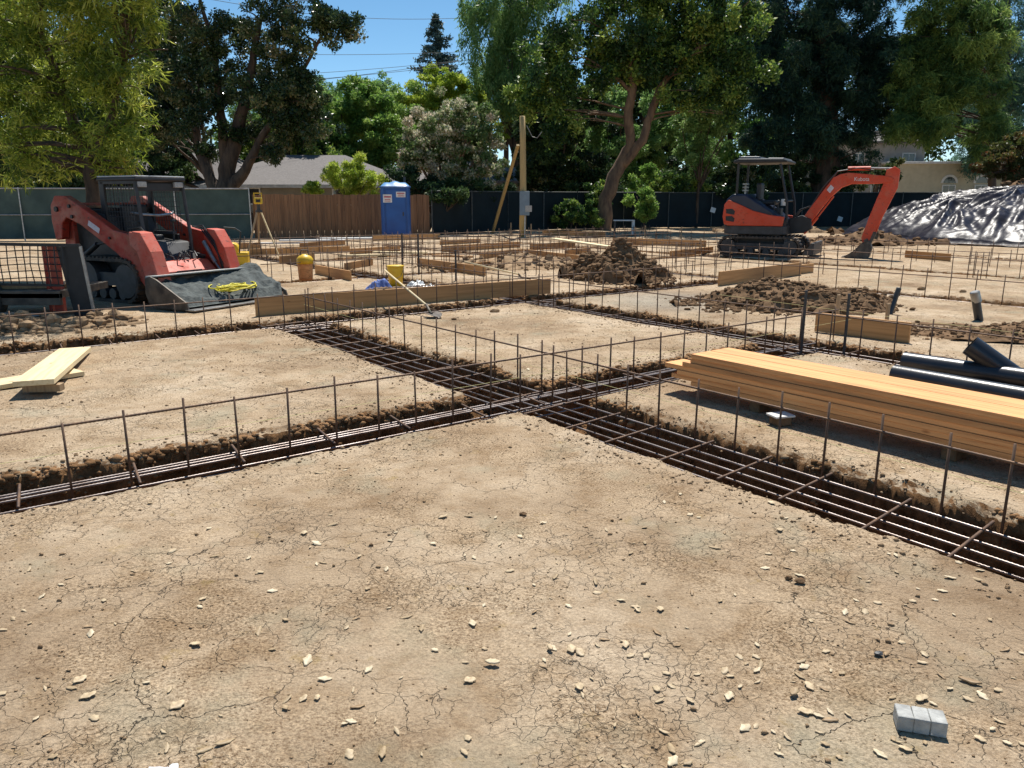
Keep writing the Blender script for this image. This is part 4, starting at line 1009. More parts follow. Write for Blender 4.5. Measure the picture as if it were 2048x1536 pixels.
# domed roof
V=[];Fs=[];n=13
for i in range(n):
    for j in range(n):
        x=-1+2*i/(n-1);y=-1+2*j/(n-1); z=.22*(1-abs(x)**3)*(1-abs(y)**3)+.03*math.cos(x*9)*(1-abs(y)**2)
        V.append((x*.64,y*.64,2.08+z))
for i in range(n-1):
    for j in range(n-1): q=i*n+j; Fs.append((q,q+n,q+n+1,q+1))
m_,nt_,b_=newmat('translucent_pale_blue_roof'); b_.inputs['Base Color'].default_value=(.10,.27,.52,1); b_.inputs['Roughness'].default_value=.4; M['toiletroof']=m_
r_=MB().add(V,Fs).build('roof',m_,pt,smooth=True,fix=False)
MB().box((0,0,2.08),(1.26,1.26,.06)).build('roof_rim',M['bluep'],pt,bevel=.015)
b=MB().tube([(.4,.4,1.9),(.4,.4,2.5)],.05,10); b.build('vent_pipe',M['dark'],pt)
MB().box((.3,-.625,1.0),(.05,.04,.16)).build('door_handle',M['dark'],pt)
for x,z,w_,h_ in((-.32,1.62,.36,.32),(.22,1.78,.38,.22)):
    s_=MB().box((x,-.622,z),(w_,.008,h_)).build('sign',M['white'],pt)
    q=MB(); q.box((x,-.628,z+h_*.2),(w_*.78,.006,h_*.2)); q.box((x,-.628,z-h_*.12),(w_*.6,.006,h_*.1)); q.box((x,-.628,z-h_*.32),(w_*.7,.006,h_*.08)); q.build('print_bars',M['red'],s_)
# ---------------- temporary power pole ----------------
pb=G(1045,474); e=empty('power_pole',pb,0,label='yellowish wooden temporary power pole with a grey meter box and diagonal brace',cat='pole')
b=MB(); pts=[(0,0,-.2),(.02,0,2),(.0,0,4),(-.02,0,RY(1045,232,pb.y).z)]; b.tube(pts,[.15,.14,.125,.11],12); b.build('post',M['pole_wood'],e,smooth=True)
q=RY(1036,290,pb.y)-pb; r_=G(985,466)-pb; r_.z=0
b=MB().bar(q,r_,.13,.09); b.build('brace',M['pole_wood'],e)
b=MB().box((.08,-.2,1.42),(.42,.2,1.0)); mb=b.build('meter_box',mat('grey_meter_box',(.20,.27,.32),(.15,.2,.25),3,.5),e,bevel=.01)
MB().box((.25,-.32,1.2),(.28,.02,.26)).build('meter_cover',M['concrete'],e,bevel=.005)
b=MB().tube([(.1,-.1,.9),(.1,-.12,0)],.03,8); b.build('conduit',M['chain'],e)
b=MB(); b.tube([(.16,0,4.6),(.4,0,4.15),(.6,0,4.1),(.8,-.05,4.35)],.015,6); b.build('drop_wire',M['steel'],e)
# ---------------- survey tripod ----------------
tp=G(524,512); e=empty('survey_tripod',(tp.x,tp.y,0),.3,label='wooden surveying tripod carrying a yellow level, right of the loader',cat='tripod')
hz=1.25
for i,a in enumerate((math.radians(-20),math.radians(100),math.radians(215))):
    f_=Vector((math.cos(a)*.5,math.sin(a)*.5,0)); t_=Vector((math.cos(a)*.06,math.sin(a)*.06,hz))
    b=MB(); m2=f_.lerp(t_,.45); b.bar(m2,t_,.055,.03); b.bar(f_,m2,.03,.03); b.build('leg',M['wood_pale'] if i==0 else M['wood_z'],e)
MB().tube([(0,0,hz-.02),(0,0,hz+.05)],.09,16).build('tripod_head',M['dark'],e)
MB().tube([(0,0,hz+.05),(0,0,hz+.2)],.05,12).build('levelling_base',M['dark'],e)
lv=empty('laser_level',(tp.x,tp.y,hz+.2),.3,label='yellow laser level with carrying handle on top of the wooden tripod',cat='survey level')
MB().box((0,0,.1),(.24,.2,.18)).build('body',M['yellow'],lv,bevel=.03)
b=MB(); b.bar((-.1,0,.18),(-.1,0,.31),.04,.03); b.bar((.1,0,.18),(.1,0,.31),.04,.03); b.bar((-.12,0,.31),(.12,0,.31),.04,.03); b.build('handle',M['yellow'],lv)
MB().box((0,-.105,.1),(.12,.01,.08)).build('display',M['black'],lv)
# ---------------- yellow things ----------------
p=G(612,560); e=empty('water_cooler',p,0,label='yellow round water cooler with a tap-down lid standing on an orange jug among rebar',cat='water cooler')
MB().tube([(0,0,0),(0,0,.05),(0,0,.30),(0,0,.33)],[.13,.14,.15,.15],24).build('jug_body',M['wood_new'],e,smooth=True)
MB().tube([(0,0,.33),(0,0,.42),(0,0,.47),(0,0,.52)],[.165,.165,.13,.06],24).build('lid',M['yellow'],e,smooth=True)
MB().tube([(-.09,0,.5),(-.06,0,.6),(.06,0,.6),(.09,0,.5)],.012,6).build('handle',M['dark'],e)
p=G(792,572); e=empty('yellow_bucket',p,0,label='yellow plastic bucket with closed lid beside the blue cloth',cat='bucket')
MB().tube([(0,0,0),(0,0,.3),(0,0,.34),(0,0,.36)],[.125,.15,.155,.155],24).build('bucket_body',M['yellow'],e,smooth=True)
MB().tube([(0,0,.361),(0,0,.385),(0,0,.392)],[.165,.165,.12],24).build('lid',M['yellow'],e,smooth=True)
MB().tube([(-.16,0,.33),(-.12,-.12,.2),(0,-.17,.14),(.12,-.12,.2),(.16,0,.33)],.004,5).build('handle',M['steel'],e)
def crumple(name,label,cat,p,rx,ry,h,m,seed,fr=6):
    n=40; x=np.linspace(-1,1,n); X,Y=np.meshgrid(x,x,indexing='ij'); r=np.sqrt(X**2+Y**2)
    Z=np.clip(1-r**2.2,0,1)*h*(.55+.5*fbm(X,Y,fr*.35,3,seed))+(1-np.abs(fbm(X,Y,fr*.6,3,seed+1))*2)*h*.25*np.clip(1.15-r,0,1)
    sc_=1+.2*fbm(X,Y,1.4,2,seed+3); id_=np.arange(n*n).reshape(n,n); Fh=np.stack([id_[:-1,:-1],id_[1:,:-1],id_[1:,1:],id_[:-1,1:]],-1).reshape(-1,4)
    c=(X**2+Y**2)<1.05; keep=c.reshape(-1)[Fh].all(1)
    o=npmesh(name,np.stack([X*rx*sc_,Y*ry*sc_,Z+.01],-1).reshape(-1,3),Fh[keep],m,smooth=False,loc=p); tag(o,label,cat); return o
crumple('blue_cloth','crumpled blue cloth bag lying left of the yellow bucket','cloth',G(757,585),.27,.25,.3,M['bluebag'],3)
crumple('plastic_film','crumpled clear plastic film right of the yellow bucket','plastic film',G(838,592),.42,.32,.3,M['film'],8,9)
crumple('white_bag','crumpled white bag beside the right arm of the loader','bag',G(470,562)+Vector((-.2,0,0)),.2,.2,.45,M['film'],12,7)
p=G(478,535); e=empty('yellow_generator',p,.2,label='yellow machine with black bent handle behind the loader bucket',cat='machine')
b=MB(); b.box((0,0,.22),(.5,.4,.3)); b.tube([(-.1,-.2,.45),(-.1,.2,.45)],.14,16); b.build('housing',M['yellow'],e,bevel=.03)
MB().box((0,0,.04),(.6,.5,.08)).build('base_plate',M['yellow'],e,bevel=.01)
MB().tube([(.05,-.18,.3),(.12,-.18,.85),(.0,-.18,.93),(-.25,-.18,.95)],.018,8).build('handle',M['black'],e)
# ---------------- white bench ----------------
p=G(1245,470); e=empty('white_bench',(p.x,p.y-.3,0),-.05,label='white folding bench with bent leg below the leaning tree',cat='bench')
MB().box((.0,0,.66),(.95,.35,.05)).build('bench_top',M['white'],e,bevel=.01)
MB().box((.42,0,.33),(.12,.3,.64)).build('leg',M['white'],e,bevel=.01)
MB().box((-.4,0,.33),(.08,.28,.64)).build('leg',M['dark'],e,bevel=.01)
# ---------------- shovels ----------------
def shovel(p0,p1,label,w=.11,r=.016):
    p0=Vector(p0);p1=Vector(p1);d=p1-p0
    e=empty('shovel',p0,math.atan2(d.y,d.x),label=label,cat='shovel'); L=math.hypot(d.x,d.y);hz=d.z
    MB().tube([(.0,0,.05),(.12,0,.12+hz*.05),(L,0,hz)],[r,r,r],10).build('handle',M['wood_pale'],e,smooth=True)
    V=[];Fs=[]; nx,ny=8,5
    for i in range(nx):
        t=i/(nx-1); ww=w*(1-max(0,t-.45)**2*2.6); 
        for j in range(ny):
            s=(j-2)/2; V.append((.03-t*.27,s*ww,.045+abs(s)**2*.025-.04*t+.01*math.sin(t*3)))
    for i in range(nx-1):
        for j in range(ny-1): q=i*ny+j; Fs.append((q,q+ny,q+ny+1,q+1))
    o=MB().add(V,Fs).build('blade',M['grime'],e,smooth=True,fix=False); o.modifiers.new('s','SOLIDIFY').thickness=.003
    MB().tube([(-.04,0,.05),(.02,0,.06),(.14,0,.13+hz*.06)],[.012,.019,.02],10).build('socket',M['grime'],e,smooth=True)
p0=G(862,634); 
def Pv(x,y,v):
    r=ray(x,y); o=Vector((0,0,H)); t=(v-o.dot(BX))/r.dot(BX); return o+r*t
shovel(p0,Pv(770,541,10.86),'long handled shovel resting on the form board, blade on the dirt block')
p0=G(1045,562); shovel(p0,Pv(930,524,12.2),'second shovel lying further back, left of the dirt pile')
# ---------------- houses ----------------
def window(parent,x,y,z,w,h,ax='front',arch=False,fm='white'):
    f=MB(); t=.07
    f.box((x,y-.02,z+h/2-t/2),(w,.08,t)); f.box((x,y-.02,z-h/2+t/2),(w,.08,t)); f.box((x-w/2+t/2,y-.02,z),(t,.08,h-2*t)); f.box((x+w/2-t/2,y-.02,z),(t,.08,h-2*t)); f.box((x,y-.02,z),(.04,.05,h-2*t)); 
    o=f.build('window',M[fm],parent)
    MB().box((x,y-.005,z),(w-.1,.03,h-.1)).build('pane',M['glass'],o)
def hiproof(b,x0,x1,y0,y1,z0,h,ov=.5):
    x0-=ov;x1+=ov;y0-=ov;y1+=ov; ry=(y0+y1)/2; ins=min((y1-y0)/2,(x1-x0)/2*.9)
    b.add([(x0,y0,z0),(x1,y0,z0),(x1,y1,z0),(x0,y1,z0),(x0+ins,ry,z0+h),(x1-ins,ry,z0+h),(x0,y0,z0-.15),(x1,y0,z0-.15),(x1,y1,z0-.15),(x0,y1,z0-.15)],
          [(0,1,5,4),(1,2,5),(2,3,4,5),(3,0,4),(6,7,1,0),(7,8,2,1),(8,9,3,2),(9,6,0,3),(6,9,8,7)])
e=empty('grey_roof_house',(-11.2,44,0),.08,label='low house with grey hipped roof behind the wooden fence, left of centre',cat='house')
MB().box((0,4,1.15),(11.5,8,2.3)).build('wall',M['housewall'],e)
b=MB(); hiproof(b,-5.75,5.75,0,8,2.35,1.75,.6); b.build('roof',M['roof'],e)
window(e,-3.0,-.02,1.75,1.3,.9); window(e,2.2,-.02,1.7,1.5,.9); MB().box((0,-.62,2.26),(12.6,.05,.16)).build('gutter',M['roofwhite'],e)
e=empty('grey_roof_house',(-19.5,46,0),0,label='pale grey roof slope seen between the trunks behind the loader',cat='house')
MB().box((0,3,1.3),(10,6,2.6)).build('wall',M['housewall'],e); b=MB(); hiproof(b,-5,5,0,6,2.6,1.9,.5); b.build('roof',M['roof'],e); window(e,2,-.02,1.6,1.2,.9)
e=empty('grey_roof_house',(-3.5,51,0),0,label='brown-grey roofed house right behind the portable toilet, mostly hidden by bushes',cat='house')
MB().box((0,4,1.3),(11,8,2.6)).build('wall',M['housewall'],e); b=MB(); hiproof(b,-5.5,5.5,0,8,2.7,1.7,.6); b.build('roof',M['roof'],e); window(e,-2,-.02,1.6,1.2,.9); window(e,3,-.02,1.6,1.2,.9)
# cream house at right
e=empty('cream_house',(31.6,62,0),-.05,label='cream stucco two-storey house with arched windows behind the plastic heap',cat='house')
MB().box((2.5,4,2.1),(11,8,4.2)).build('wall',M['stucco'],e); MB().box((-3.2,5,2.9),(6.4,8,5.8)).build('upper_wall',M['stucco_g'],e)
b=MB(); hiproof(b,-6.4,0,1,9,5.9,1.2,.4); b.build('roof',M['roof'],e); MB().box((2.5,4,4.28),(11.4,8.4,.18)).build('parapet',M['white'],e,bevel=.02)
window(e,-5,.98,4.3,1.0,1.5); window(e,-1.2,.98,4.4,1.0,1.3,fm='white')
for x in (1.6,4.0,6.4):
    window(e,x,-.02,1.9,1.0,1.5)
    V=[];n=12
    arc=[(x+.62*math.cos(math.pi*i/n),2.78+.62*math.sin(math.pi*i/n)) for i in range(n+1)]
    inn=[(x+.46*math.cos(math.pi*i/n),2.78+.46*math.sin(math.pi*i/n)) for i in range(n+1)]
    w_=MB(); 
    for i in range(n): w_.prism([arc[i],arc[i+1],inn[i+1],inn[i]],-.08,-.0)
    ao=w_.build('window_arch',M['white'],e); MB().prism(inn,-.03,.0).build('pane',M['glass'],ao)
window(e,-3.2,.98,1.8,1.3,1.9)
M['wire']=mat('weathered_cable',(.16,.16,.16),None,3,.85)
# ---------------- utility pole and wires ----------------
up=RY(1012,30,58); e=empty('utility_pole',(up.x,58,0),0,label='tall grey utility pole rising through the drooping tree near the top centre',cat='pole')
MB().tube([(0,0,0),(0,0,14)],[.2,.14],10).build('shaft',M['bark'],e,smooth=True); MB().box((0,0,12.6),(2.4,.12,.12)).build('cross_arm',M['bark'],e)
wr=[((340,66),(1010,100),'uppermost overhead wire crossing the blue gap'),((300,125),(1010,112),'second overhead wire, nearly level, from the left trees'),((320,141),(1010,118),'third overhead wire, just under the second'),((330,152),(1010,108),'lowest overhead wire rising to the utility pole'),((560,-10),(1010,32),'overhead wire near the top edge of the picture')]
for (a,b_,lab) in wr:
    pa=RY(a[0],a[1],50); pb2=RY(b_[0],b_[1],58); pa=pa+(pa-pb2)*.6
    pts=[pa.lerp(pb2,i/24)+Vector((0,0,-.9*math.sin(math.pi*i/24))) for i in range(25)]
    tag(MB().tube(pts,.014,5).build('overhead_wire',M['wire'],None,fix=False),lab,'wire','overhead wires')
# ---------------- trees ----------------
def LV(name,stops,**k): M[name]=leafmat(name,stops,**k)
LV('l_willow',[(0,(.03,.065,.012)),(.4,(.12,.19,.025)),(.7,(.38,.44,.06)),(.92,(.62,.64,.15)),(1,(.62,.36,.06))],trans=.5,rough=.4)
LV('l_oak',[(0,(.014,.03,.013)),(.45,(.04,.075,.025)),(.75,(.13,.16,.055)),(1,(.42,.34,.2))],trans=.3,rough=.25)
LV('l_mix',[(0,(.014,.04,.016)),(.45,(.05,.11,.03)),(.68,(.20,.31,.05)),(1,(.55,.60,.15))],trans=.42,rough=.42)  # top stops paint sunlit highlights into random leaves
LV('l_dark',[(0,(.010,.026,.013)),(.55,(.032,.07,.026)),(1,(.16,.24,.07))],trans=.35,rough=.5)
LV('l_green',[(0,(.06,.13,.03)),(.5,(.17,.31,.06)),(1,(.40,.52,.13))],trans=.5,rough=.45)
LV('l_bright',[(0,(.14,.22,.025)),(.5,(.34,.45,.05)),(1,(.6,.62,.14))],trans=.55,rough=.45)
LV('l_flower',[(0,(.06,.12,.03)),(.45,(.14,.22,.07)),(.6,(.42,.42,.24)),(.8,(.68,.62,.48)),(1,(.75,.6,.5))],trans=.4,rough=.6)
LV('l_fir',[(0,(.03,.06,.06)),(.6,(.06,.11,.10)),(1,(.12,.17,.14))],trans=.2,rough=.6)
LV('l_redwood',[(0,(.008,.024,.02)),(.5,(.022,.065,.045)),(.82,(.07,.14,.07)),(1,(.18,.26,.10))],trans=.35,rough=.6)
LV('l_light',[(0,(.08,.15,.045)),(.5,(.2,.34,.10)),(1,(.42,.54,.2))],trans=.5,rough=.45)
LV('l_blue',[(0,(.04,.10,.075)),(.6,(.10,.21,.15)),(1,(.25,.38,.2))],trans=.4,rough=.6)
LV('l_red',[(0,(.05,.08,.02)),(.6,(.12,.12,.035)),(.85,(.25,.10,.04)),(1,(.4,.10,.05))],trans=.45,rough=.5)
def crown(parent,base,clumps,n,leaf,m,sub=.9,droop=.0,flat=.75,density_edge=.45,spray=0,name='crown'):
    """clumps: list of (center Vector world, rx,ry,rz); n leaves in all"""
    L,Wd=leaf; vol=np.array([c[1]*c[2]*c[3] for c in clumps])**(2/3.); share=vol/vol.sum()
    allC=[];allR=[]
    for (c,rx,ry,rz),s in zip(clumps,share):
        ni=int(n*s)
        if ni<8: continue
        ns=max(5,int((rx*ry*rz)**(2/3.)/(sub*sub)*5.5))
        d=rng.normal(size=(ns,3)); d/=np.linalg.norm(d,axis=1)[:,None]; r=rng.random(ns)**density_edge
        # lumpy outline
        lump=1+.22*np.sin(d[:,0]*5+c.x)+.18*np.sin(d[:,2]*6+c.y)
        sc=d*r[:,None]*np.array([rx,ry,rz])*lump[:,None]*.92
        srad=sub*rng.uniform(.35,1.0,ns); sr=rng.random(ns)
        pick=rng.choice(ns,ni,p=srad**2/np.sum(srad**2))
        g_=rng.normal(size=(ni,3)); g_/=np.linalg.norm(g_,axis=1)[:,None]; g_*=(rng.random(ni)**.4)[:,None]
        g_[:,2]*=flat
        pos=sc[pick]+g_*srad[pick][:,None]*.75
        if spray: pos[:,2]-=rng.random(ni)**2*spray*srad[pick]
        allC.append(pos+np.array([c.x-base.x,c.y-base.y,c.z-base.z])); allR.append(np.clip(.55*sr[pick]+.45*rng.random(ni),0,1))
    C=np.concatenate(allC); Rn=np.concatenate(allR); k=len(C)
    d=rng.normal(size=(k,3)); d[:,2]=d[:,2]*(1-min(droop,.9)*.5)-droop*1.6; d/=np.linalg.norm(d,axis=1)[:,None]
    q=rng.normal(size=(k,3)); q[:,2]+=.5; s=np.cross(d,q); s/=np.linalg.norm(s,axis=1)[:,None]+1e-9
    l=L*rng.uniform(.6,1.3,k)[:,None]; w=Wd*rng.uniform(.6,1.3,k)[:,None]
    V=np.stack([C,C+d*l*.45+s*w*.5,C+d*l,C+d*l*.45-s*w*.5],1).reshape(-1,3)
    F_=np.arange(4*k).reshape(k,4)
    return npmesh(name,V,F_,m,rnd=Rn,parent=parent)
def limb(b,p0,p1,r0,r1,k=7,wob=.12,n=7,sagup=0):
    p0=Vector(p0);p1=Vector(p1);L=(p1-p0).length; pts=[];rad=[]
    ox,oy=U(-1,1),U(-1,1); ph=U(0,6)
    for i in range(k+1):
        t=i/k; e_=math.sin(math.pi*t)
        pts.append(p0.lerp(p1,t)+Vector((ox*wob*L*.5*e_*math.cos(ph+t*3),oy*wob*L*.5*e_,sagup*L*e_+U(-.01,.01)*L)))
        rad.append(r0+(r1-r0)*t)
    b.tube(pts,rad,n); return pts
def tree(kind,label,cat,base,clumps,n,leaf,m,trunk=None,r=.2,bark='bark',group=None,twigs=3,**k):
    base=Vector(base); e=empty(kind,base,0,label=label,cat=cat,group=group)
    cl=[]
    for c in clumps:
        px,py,Y,a,b_=c[:5]; rx=a*Y/F; rz=b_*Y/F; ry=c[5] if len(c)>5 else (rx+rz)*.45
        cl.append((RY(px,py,Y),rx,ry,rz))
    b=MB()
    if trunk:
        joints=[]
        for path in trunk:   # each path: list of (px,py,Y,rad)
            pts=[RY(p[0],p[1],p[2])-base for p in path]; rad=[p[3] for p in path]
            # densify
            P2=[];R2=[]
            for i in range(len(pts)-1):
                for j in range(4):
                    t=j/4; P2.append(pts[i].lerp(pts[i+1],t)+(Vector((U(-1,1),U(-1,1),U(-1,1)))*rad[i]*.16)); R2.append(rad[i]*(1-t)+rad[i+1]*t)
            P2.append(pts[-1]);R2.append(rad[-1]); b.tube(P2,R2,9); joints+=list(zip(P2,R2))[2:]
        for c in cl:
            for q in range(twigs):
                tgt=(c[0]-base)+Vector((U(-.7,.7)*c[1],U(-.7,.7)*c[2],U(-.6,.5)*c[3]))
                j=min(joints,key=lambda J:(J[0]-tgt).length+ (2 if J[0].z>tgt.z else 0)); limb(b,j[0],tgt,min(max(j[1]*.45,.02),.055),.01,6,.22,5,sagup=.06)
    else:
        top=Vector((0,0,0)); zc=sum((c[0].z for c in cl))/len(cl)
        cx=sum(c[0].x for c in cl)/len(cl)-base.x; cy=sum(c[0].y for c in cl)/len(cl)-base.y
        mid=Vector((cx*.4,cy*.4,max(.4,zc*.45))); limb(b,(0,0,-.2),mid,r,r*.8,5,.05)
        for c in cl:
            for q in range(twigs): limb(b,mid*U(.75,1),(c[0]-base)+Vector((U(-.6,.6)*c[1],U(-.6,.6)*c[2],U(-.7,.5)*c[3])),r*.5,.015,6,.12,5)
    b.build('trunk',M[bark],e,smooth=True,fix=False)
    crown(e,base,cl,n,leaf,M[m],**k)
    return e
# foreground left: long-leaved tree in front of everything at left
Yl=15.0
tree('willow_tree','leafy bright green narrow-leaved tree hanging in from the upper left','tree',(-8.4,15.2,0),
 [(60,60,Yl,170,150,1.3),(210,120,Yl,110,120,1.0),(110,230,Yl+.3,180,110,1.3),(250,215,Yl,70,80,.7),(200,300,Yl+.2,95,60,.8),(70,320,Yl+.3,110,55,1.0),(240,330,Yl,50,28,.4),(290,60,Yl,50,60,.5),(120,-80,Yl,220,120,1.4),(0,170,Yl+1,120,200,1.3),(90,-260,Yl-.3,240,130,1.8),(60,-420,Yl-.6,200,110,1.8),(-160,-100,Yl,140,200,2),(235,-120,14,110,80,1.2),(210,-260,12.8,140,80,1.2),(140,-140,13.2,110,90,1.2),(285,-70,14.9,80,45,1.1),(90,-380,12.3,170,90,1.3),(200,10,Yl-.9,130,130,1.1),(250,-160,Yl-.6,140,110,1.3),(0,-560,13.4,230,120,1.6),(-120,-360,13.2,200,140,1.6)],  # crown clumps above the view are added to shade loader and left ground
 80000,(.20,.026),'l_willow',r=.11,sub=.36,droop=.3,flat=.8,twigs=7,density_edge=.5,
 trunk=[[(178,468,15.2,.15),(186,400,15.2,.14),(180,330,15.2,.12),(130,200,15,.08),(80,60,15,.05),(90,-200,14.8,.04)],[(180,330,15.2,.1),(225,230,15,.06),(250,120,14.8,.04)]])
# oak left of centre
tree('oak_tree','big dark evergreen oak with several forked trunks, left of centre behind the loader','tree',G(440,452)*1.0,
 [(420,60,40,130,80,2.4),(560,70,39,110,90,2.2),(470,170,40,140,70,2.5),(560,200,39,90,70,2),(650,50,38,70,50,1.3),(690,45,38,42,38,1),(700,60,38,22,20,.5),(620,250,40,60,60,1.5),(350,150,40,80,90,2),(330,260,41,60,70,1.6),(460,-60,40,220,60,3),(640,-40,39,80,40,1.5),(500,265,40,70,35,1.3),(600,150,39,40,60,1),(590,245,38.5,60,55,1.6),(620,190,38.5,50,60,1.4),(390,235,39,60,40,1.4),(545,300,39,50,25,1.1),(420,300,40.5,45,20,1)],
 98000,(.17,.085),'l_oak',bark='bark',sub=.75,twigs=4,density_edge=.5,
 trunk=[[(445,452,40,.55),(450,385,40,.5),(455,340,40,.42),(480,250,40,.3),(500,150,40,.2),(520,40,40,.12)],[(447,400,40,.4),(420,360,40,.26),(400,300,40.5,.2),(380,180,41,.13)],[(455,385,40,.4),(490,340,39.6,.24),(520,280,39.5,.17),(590,170,39,.1),(650,60,38.5,.06)],[(450,380,40,.3),(412,352,40.3,.15),(395,310,40.5,.1)],[(455,330,40,.3),(440,220,40,.2),(430,100,40,.12),(400,0,40,.08)]])
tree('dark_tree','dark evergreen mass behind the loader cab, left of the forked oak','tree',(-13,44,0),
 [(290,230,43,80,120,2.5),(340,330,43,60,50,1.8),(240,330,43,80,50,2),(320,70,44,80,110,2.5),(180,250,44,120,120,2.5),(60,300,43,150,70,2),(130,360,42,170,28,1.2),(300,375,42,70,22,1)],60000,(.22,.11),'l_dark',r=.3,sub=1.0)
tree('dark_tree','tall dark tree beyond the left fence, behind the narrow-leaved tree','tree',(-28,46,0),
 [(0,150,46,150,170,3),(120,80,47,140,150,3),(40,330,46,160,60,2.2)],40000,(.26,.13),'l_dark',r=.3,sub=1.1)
# centre group
tree('green_tree','mid-green leafy mass between the oak trunks and the grey roof','tree',(-13.5,50,0),
 [(600,250,50,60,50,2),(640,320,50,50,30,1.6),(560,240,50,50,50,2),(520,290,50,45,35,1.6),(470,300,51,40,45,1.6)],26000,(.22,.11),'l_mix',r=.2,sub=.7)
tree('green_tree','lush mid-green rounded tree above the grey house roof','tree',(-11,54,0),
 [(700,230,54,95,60,2.5),(640,270,54,90,60,2.3),(750,200,55,70,45,2),(690,310,53,80,40,2),(590,290,54,60,40,2),(780,290,53,60,50,2)],62000,(.24,.12),'l_green',r=.25,sub=.85)
tree('yellow_green_tree','bright yellow-green bush at the foot of the oak, above the pale roof','tree',(-19,60,0),
 [(560,295,56,55,35,1.8),(520,320,56,45,25,1.5),(600,320,56,40,22,1.2)],12000,(.24,.12),'l_bright',r=.15,sub=.7)
tree('pale_tree','airy pale green tree top under the blue sky gap','tree',(-10,75,0),
 [(740,200,72,85,50,3),(650,205,74,90,55,3),(830,225,72,60,50,2.5),(560,220,74,90,70,3),(500,260,74,80,70,3),(680,260,72,120,50,3)],44000,(.3,.12),'l_light',r=.3,sub=1.0,droop=.2)
tree('feathery_tree','feathery golden-green tree with flat layered top, centre','tree',(-5,60,0),
 [(890,165,58,75,28,2.2),(950,190,58,60,35,2),(840,200,58,80,25,2.2),(900,220,58,95,40,2.4),(790,225,58,50,22,1.6),(980,240,57,45,40,1.6)],36000,(.26,.09),'l_bright',r=.25,sub=.75,flat=.35)
tree('flowering_tree','rounded tree covered with creamy pink blossom heads, centre','tree',(-3.9,41,0),
 [(900,250,40.5,75,55,2),(850,275,40.5,65,45,1.8),(950,270,40.5,60,50,1.8),(900,320,40.5,80,40,2),(975,320,40.5,40,35,1.2),(830,320,40.5,45,35,1.3),(940,360,40.5,50,25,1.3)],42000,(.15,.10),'l_flower',r=.2,sub=.5,bark='bark_l',twigs=5)
tree('green_bush','bright green shrub rising over the wooden fence left of the portable toilet','bush',(-8.2,39,0),
 [(710,345,39,50,38,1.1),(680,365,39,40,25,.9),(745,365,39,45,25,1)],14000,(.16,.05),'l_bright',r=.06,sub=.45,twigs=5)
tree('green_bush','small yellow-green shrub over the fence below the house eave','bush',(-9.7,38,0),[(622,378,38,26,14,.5)],2600,(.14,.06),'l_bright',r=.04,sub=.3)
tree('green_bush','loose green shrub right of the portable toilet, over the fence','bush',(-4.2,39,0),
 [(850,375,38.5,55,25,1.0),(905,385,39,50,25,1.0),(810,350,38.5,38,30,1),(960,395,40.5,45,30,1.2),(1005,400,42,35,40,1)],20000,(.17,.07),'l_dark',r=.08,sub=.5,twigs=5)
# far conifer
def conifer(label,base,px,ytop,Y,wpx,ybot,n,m='l_fir'):
    base=Vector(base); e=empty('conifer_tree',base,0,label=label,cat='tree')
    top=RY(px,ytop,Y); bot=RY(px,ybot,Y); b=MB(); b.tube([(0,0,0),(0,0,top.z*.6),(0,0,top.z)],[.35,.2,.03],8)
    Ps=[];k=0; Hh=top.z-bot.z; Rm=wpx*Y/F
    nb=130; C=[];D=[];Rn=[]
    for i in range(nb):
        t=(i+.5)/nb; z=top.z-Hh*t; Lb=Rm*(t**.8)*U(.6,1.15); a=U(0,6.283); p1=Vector((math.cos(a)*Lb,math.sin(a)*Lb,z-Lb*.05+.25*Lb*U(0,.8)))
        b.tube([(0,0,z),p1*.5+Vector((0,0,z*.5+Lb*.03)),p1],[.04,.02,.008],4)
        m2=int(n/nb*(.3+t*1.3)); s=rng.random(m2)**.7; 
        c=np.outer(s,np.array(p1))+np.outer(1-s,np.array((0,0,z))); c+=rng.normal(size=c.shape)*np.array([.25,.25,.13])*(.4+.6*t)
        C.append(c); Rn.append(np.full(m2,U(0,.6))+rng.random(m2)*.4)
    b.build('trunk',M['bark'],e,smooth=True,fix=False)
    C=np.concatenate(C);Rn=np.concatenate(Rn);kk=len(C); d=rng.normal(size=(kk,3)); d[:,2]-=.5; d/=np.linalg.norm(d,axis=1)[:,None]; s=np.cross(d,rng.normal(size=(kk,3))); s/=np.linalg.norm(s,axis=1)[:,None]
    l=.35*rng.uniform(.5,1.3,kk)[:,None]; w=.07
    V=np.stack([C,C+d*l*.5+s*w,C+d*l,C+d*l*.5-s*w],1).reshape(-1,3); npmesh('crown',V,np.arange(4*kk).reshape(kk,4),M[m],rnd=np.clip(Rn,0,1),parent=e)
pp=RY(872,30,85); conifer('blue-green spruce standing against the blue sky near the top centre',(pp.x,85,0),872,30,85,115,330,26000)
tree('drooping_tree','tall light green tree with hanging strands at the top centre','tree',(.5,58,0),
 [(960,20,56,50,45,1.8),(1000,90,56,60,60,2),(1040,30,56,60,60,2),(985,150,56,45,50,1.6),(1050,-50,56,140,50,3),(1040,160,56,50,70,2)],40000,(.34,.07),'l_light',r=.35,sub=.7,droop=.9,spray=2.4,flat=1.3)
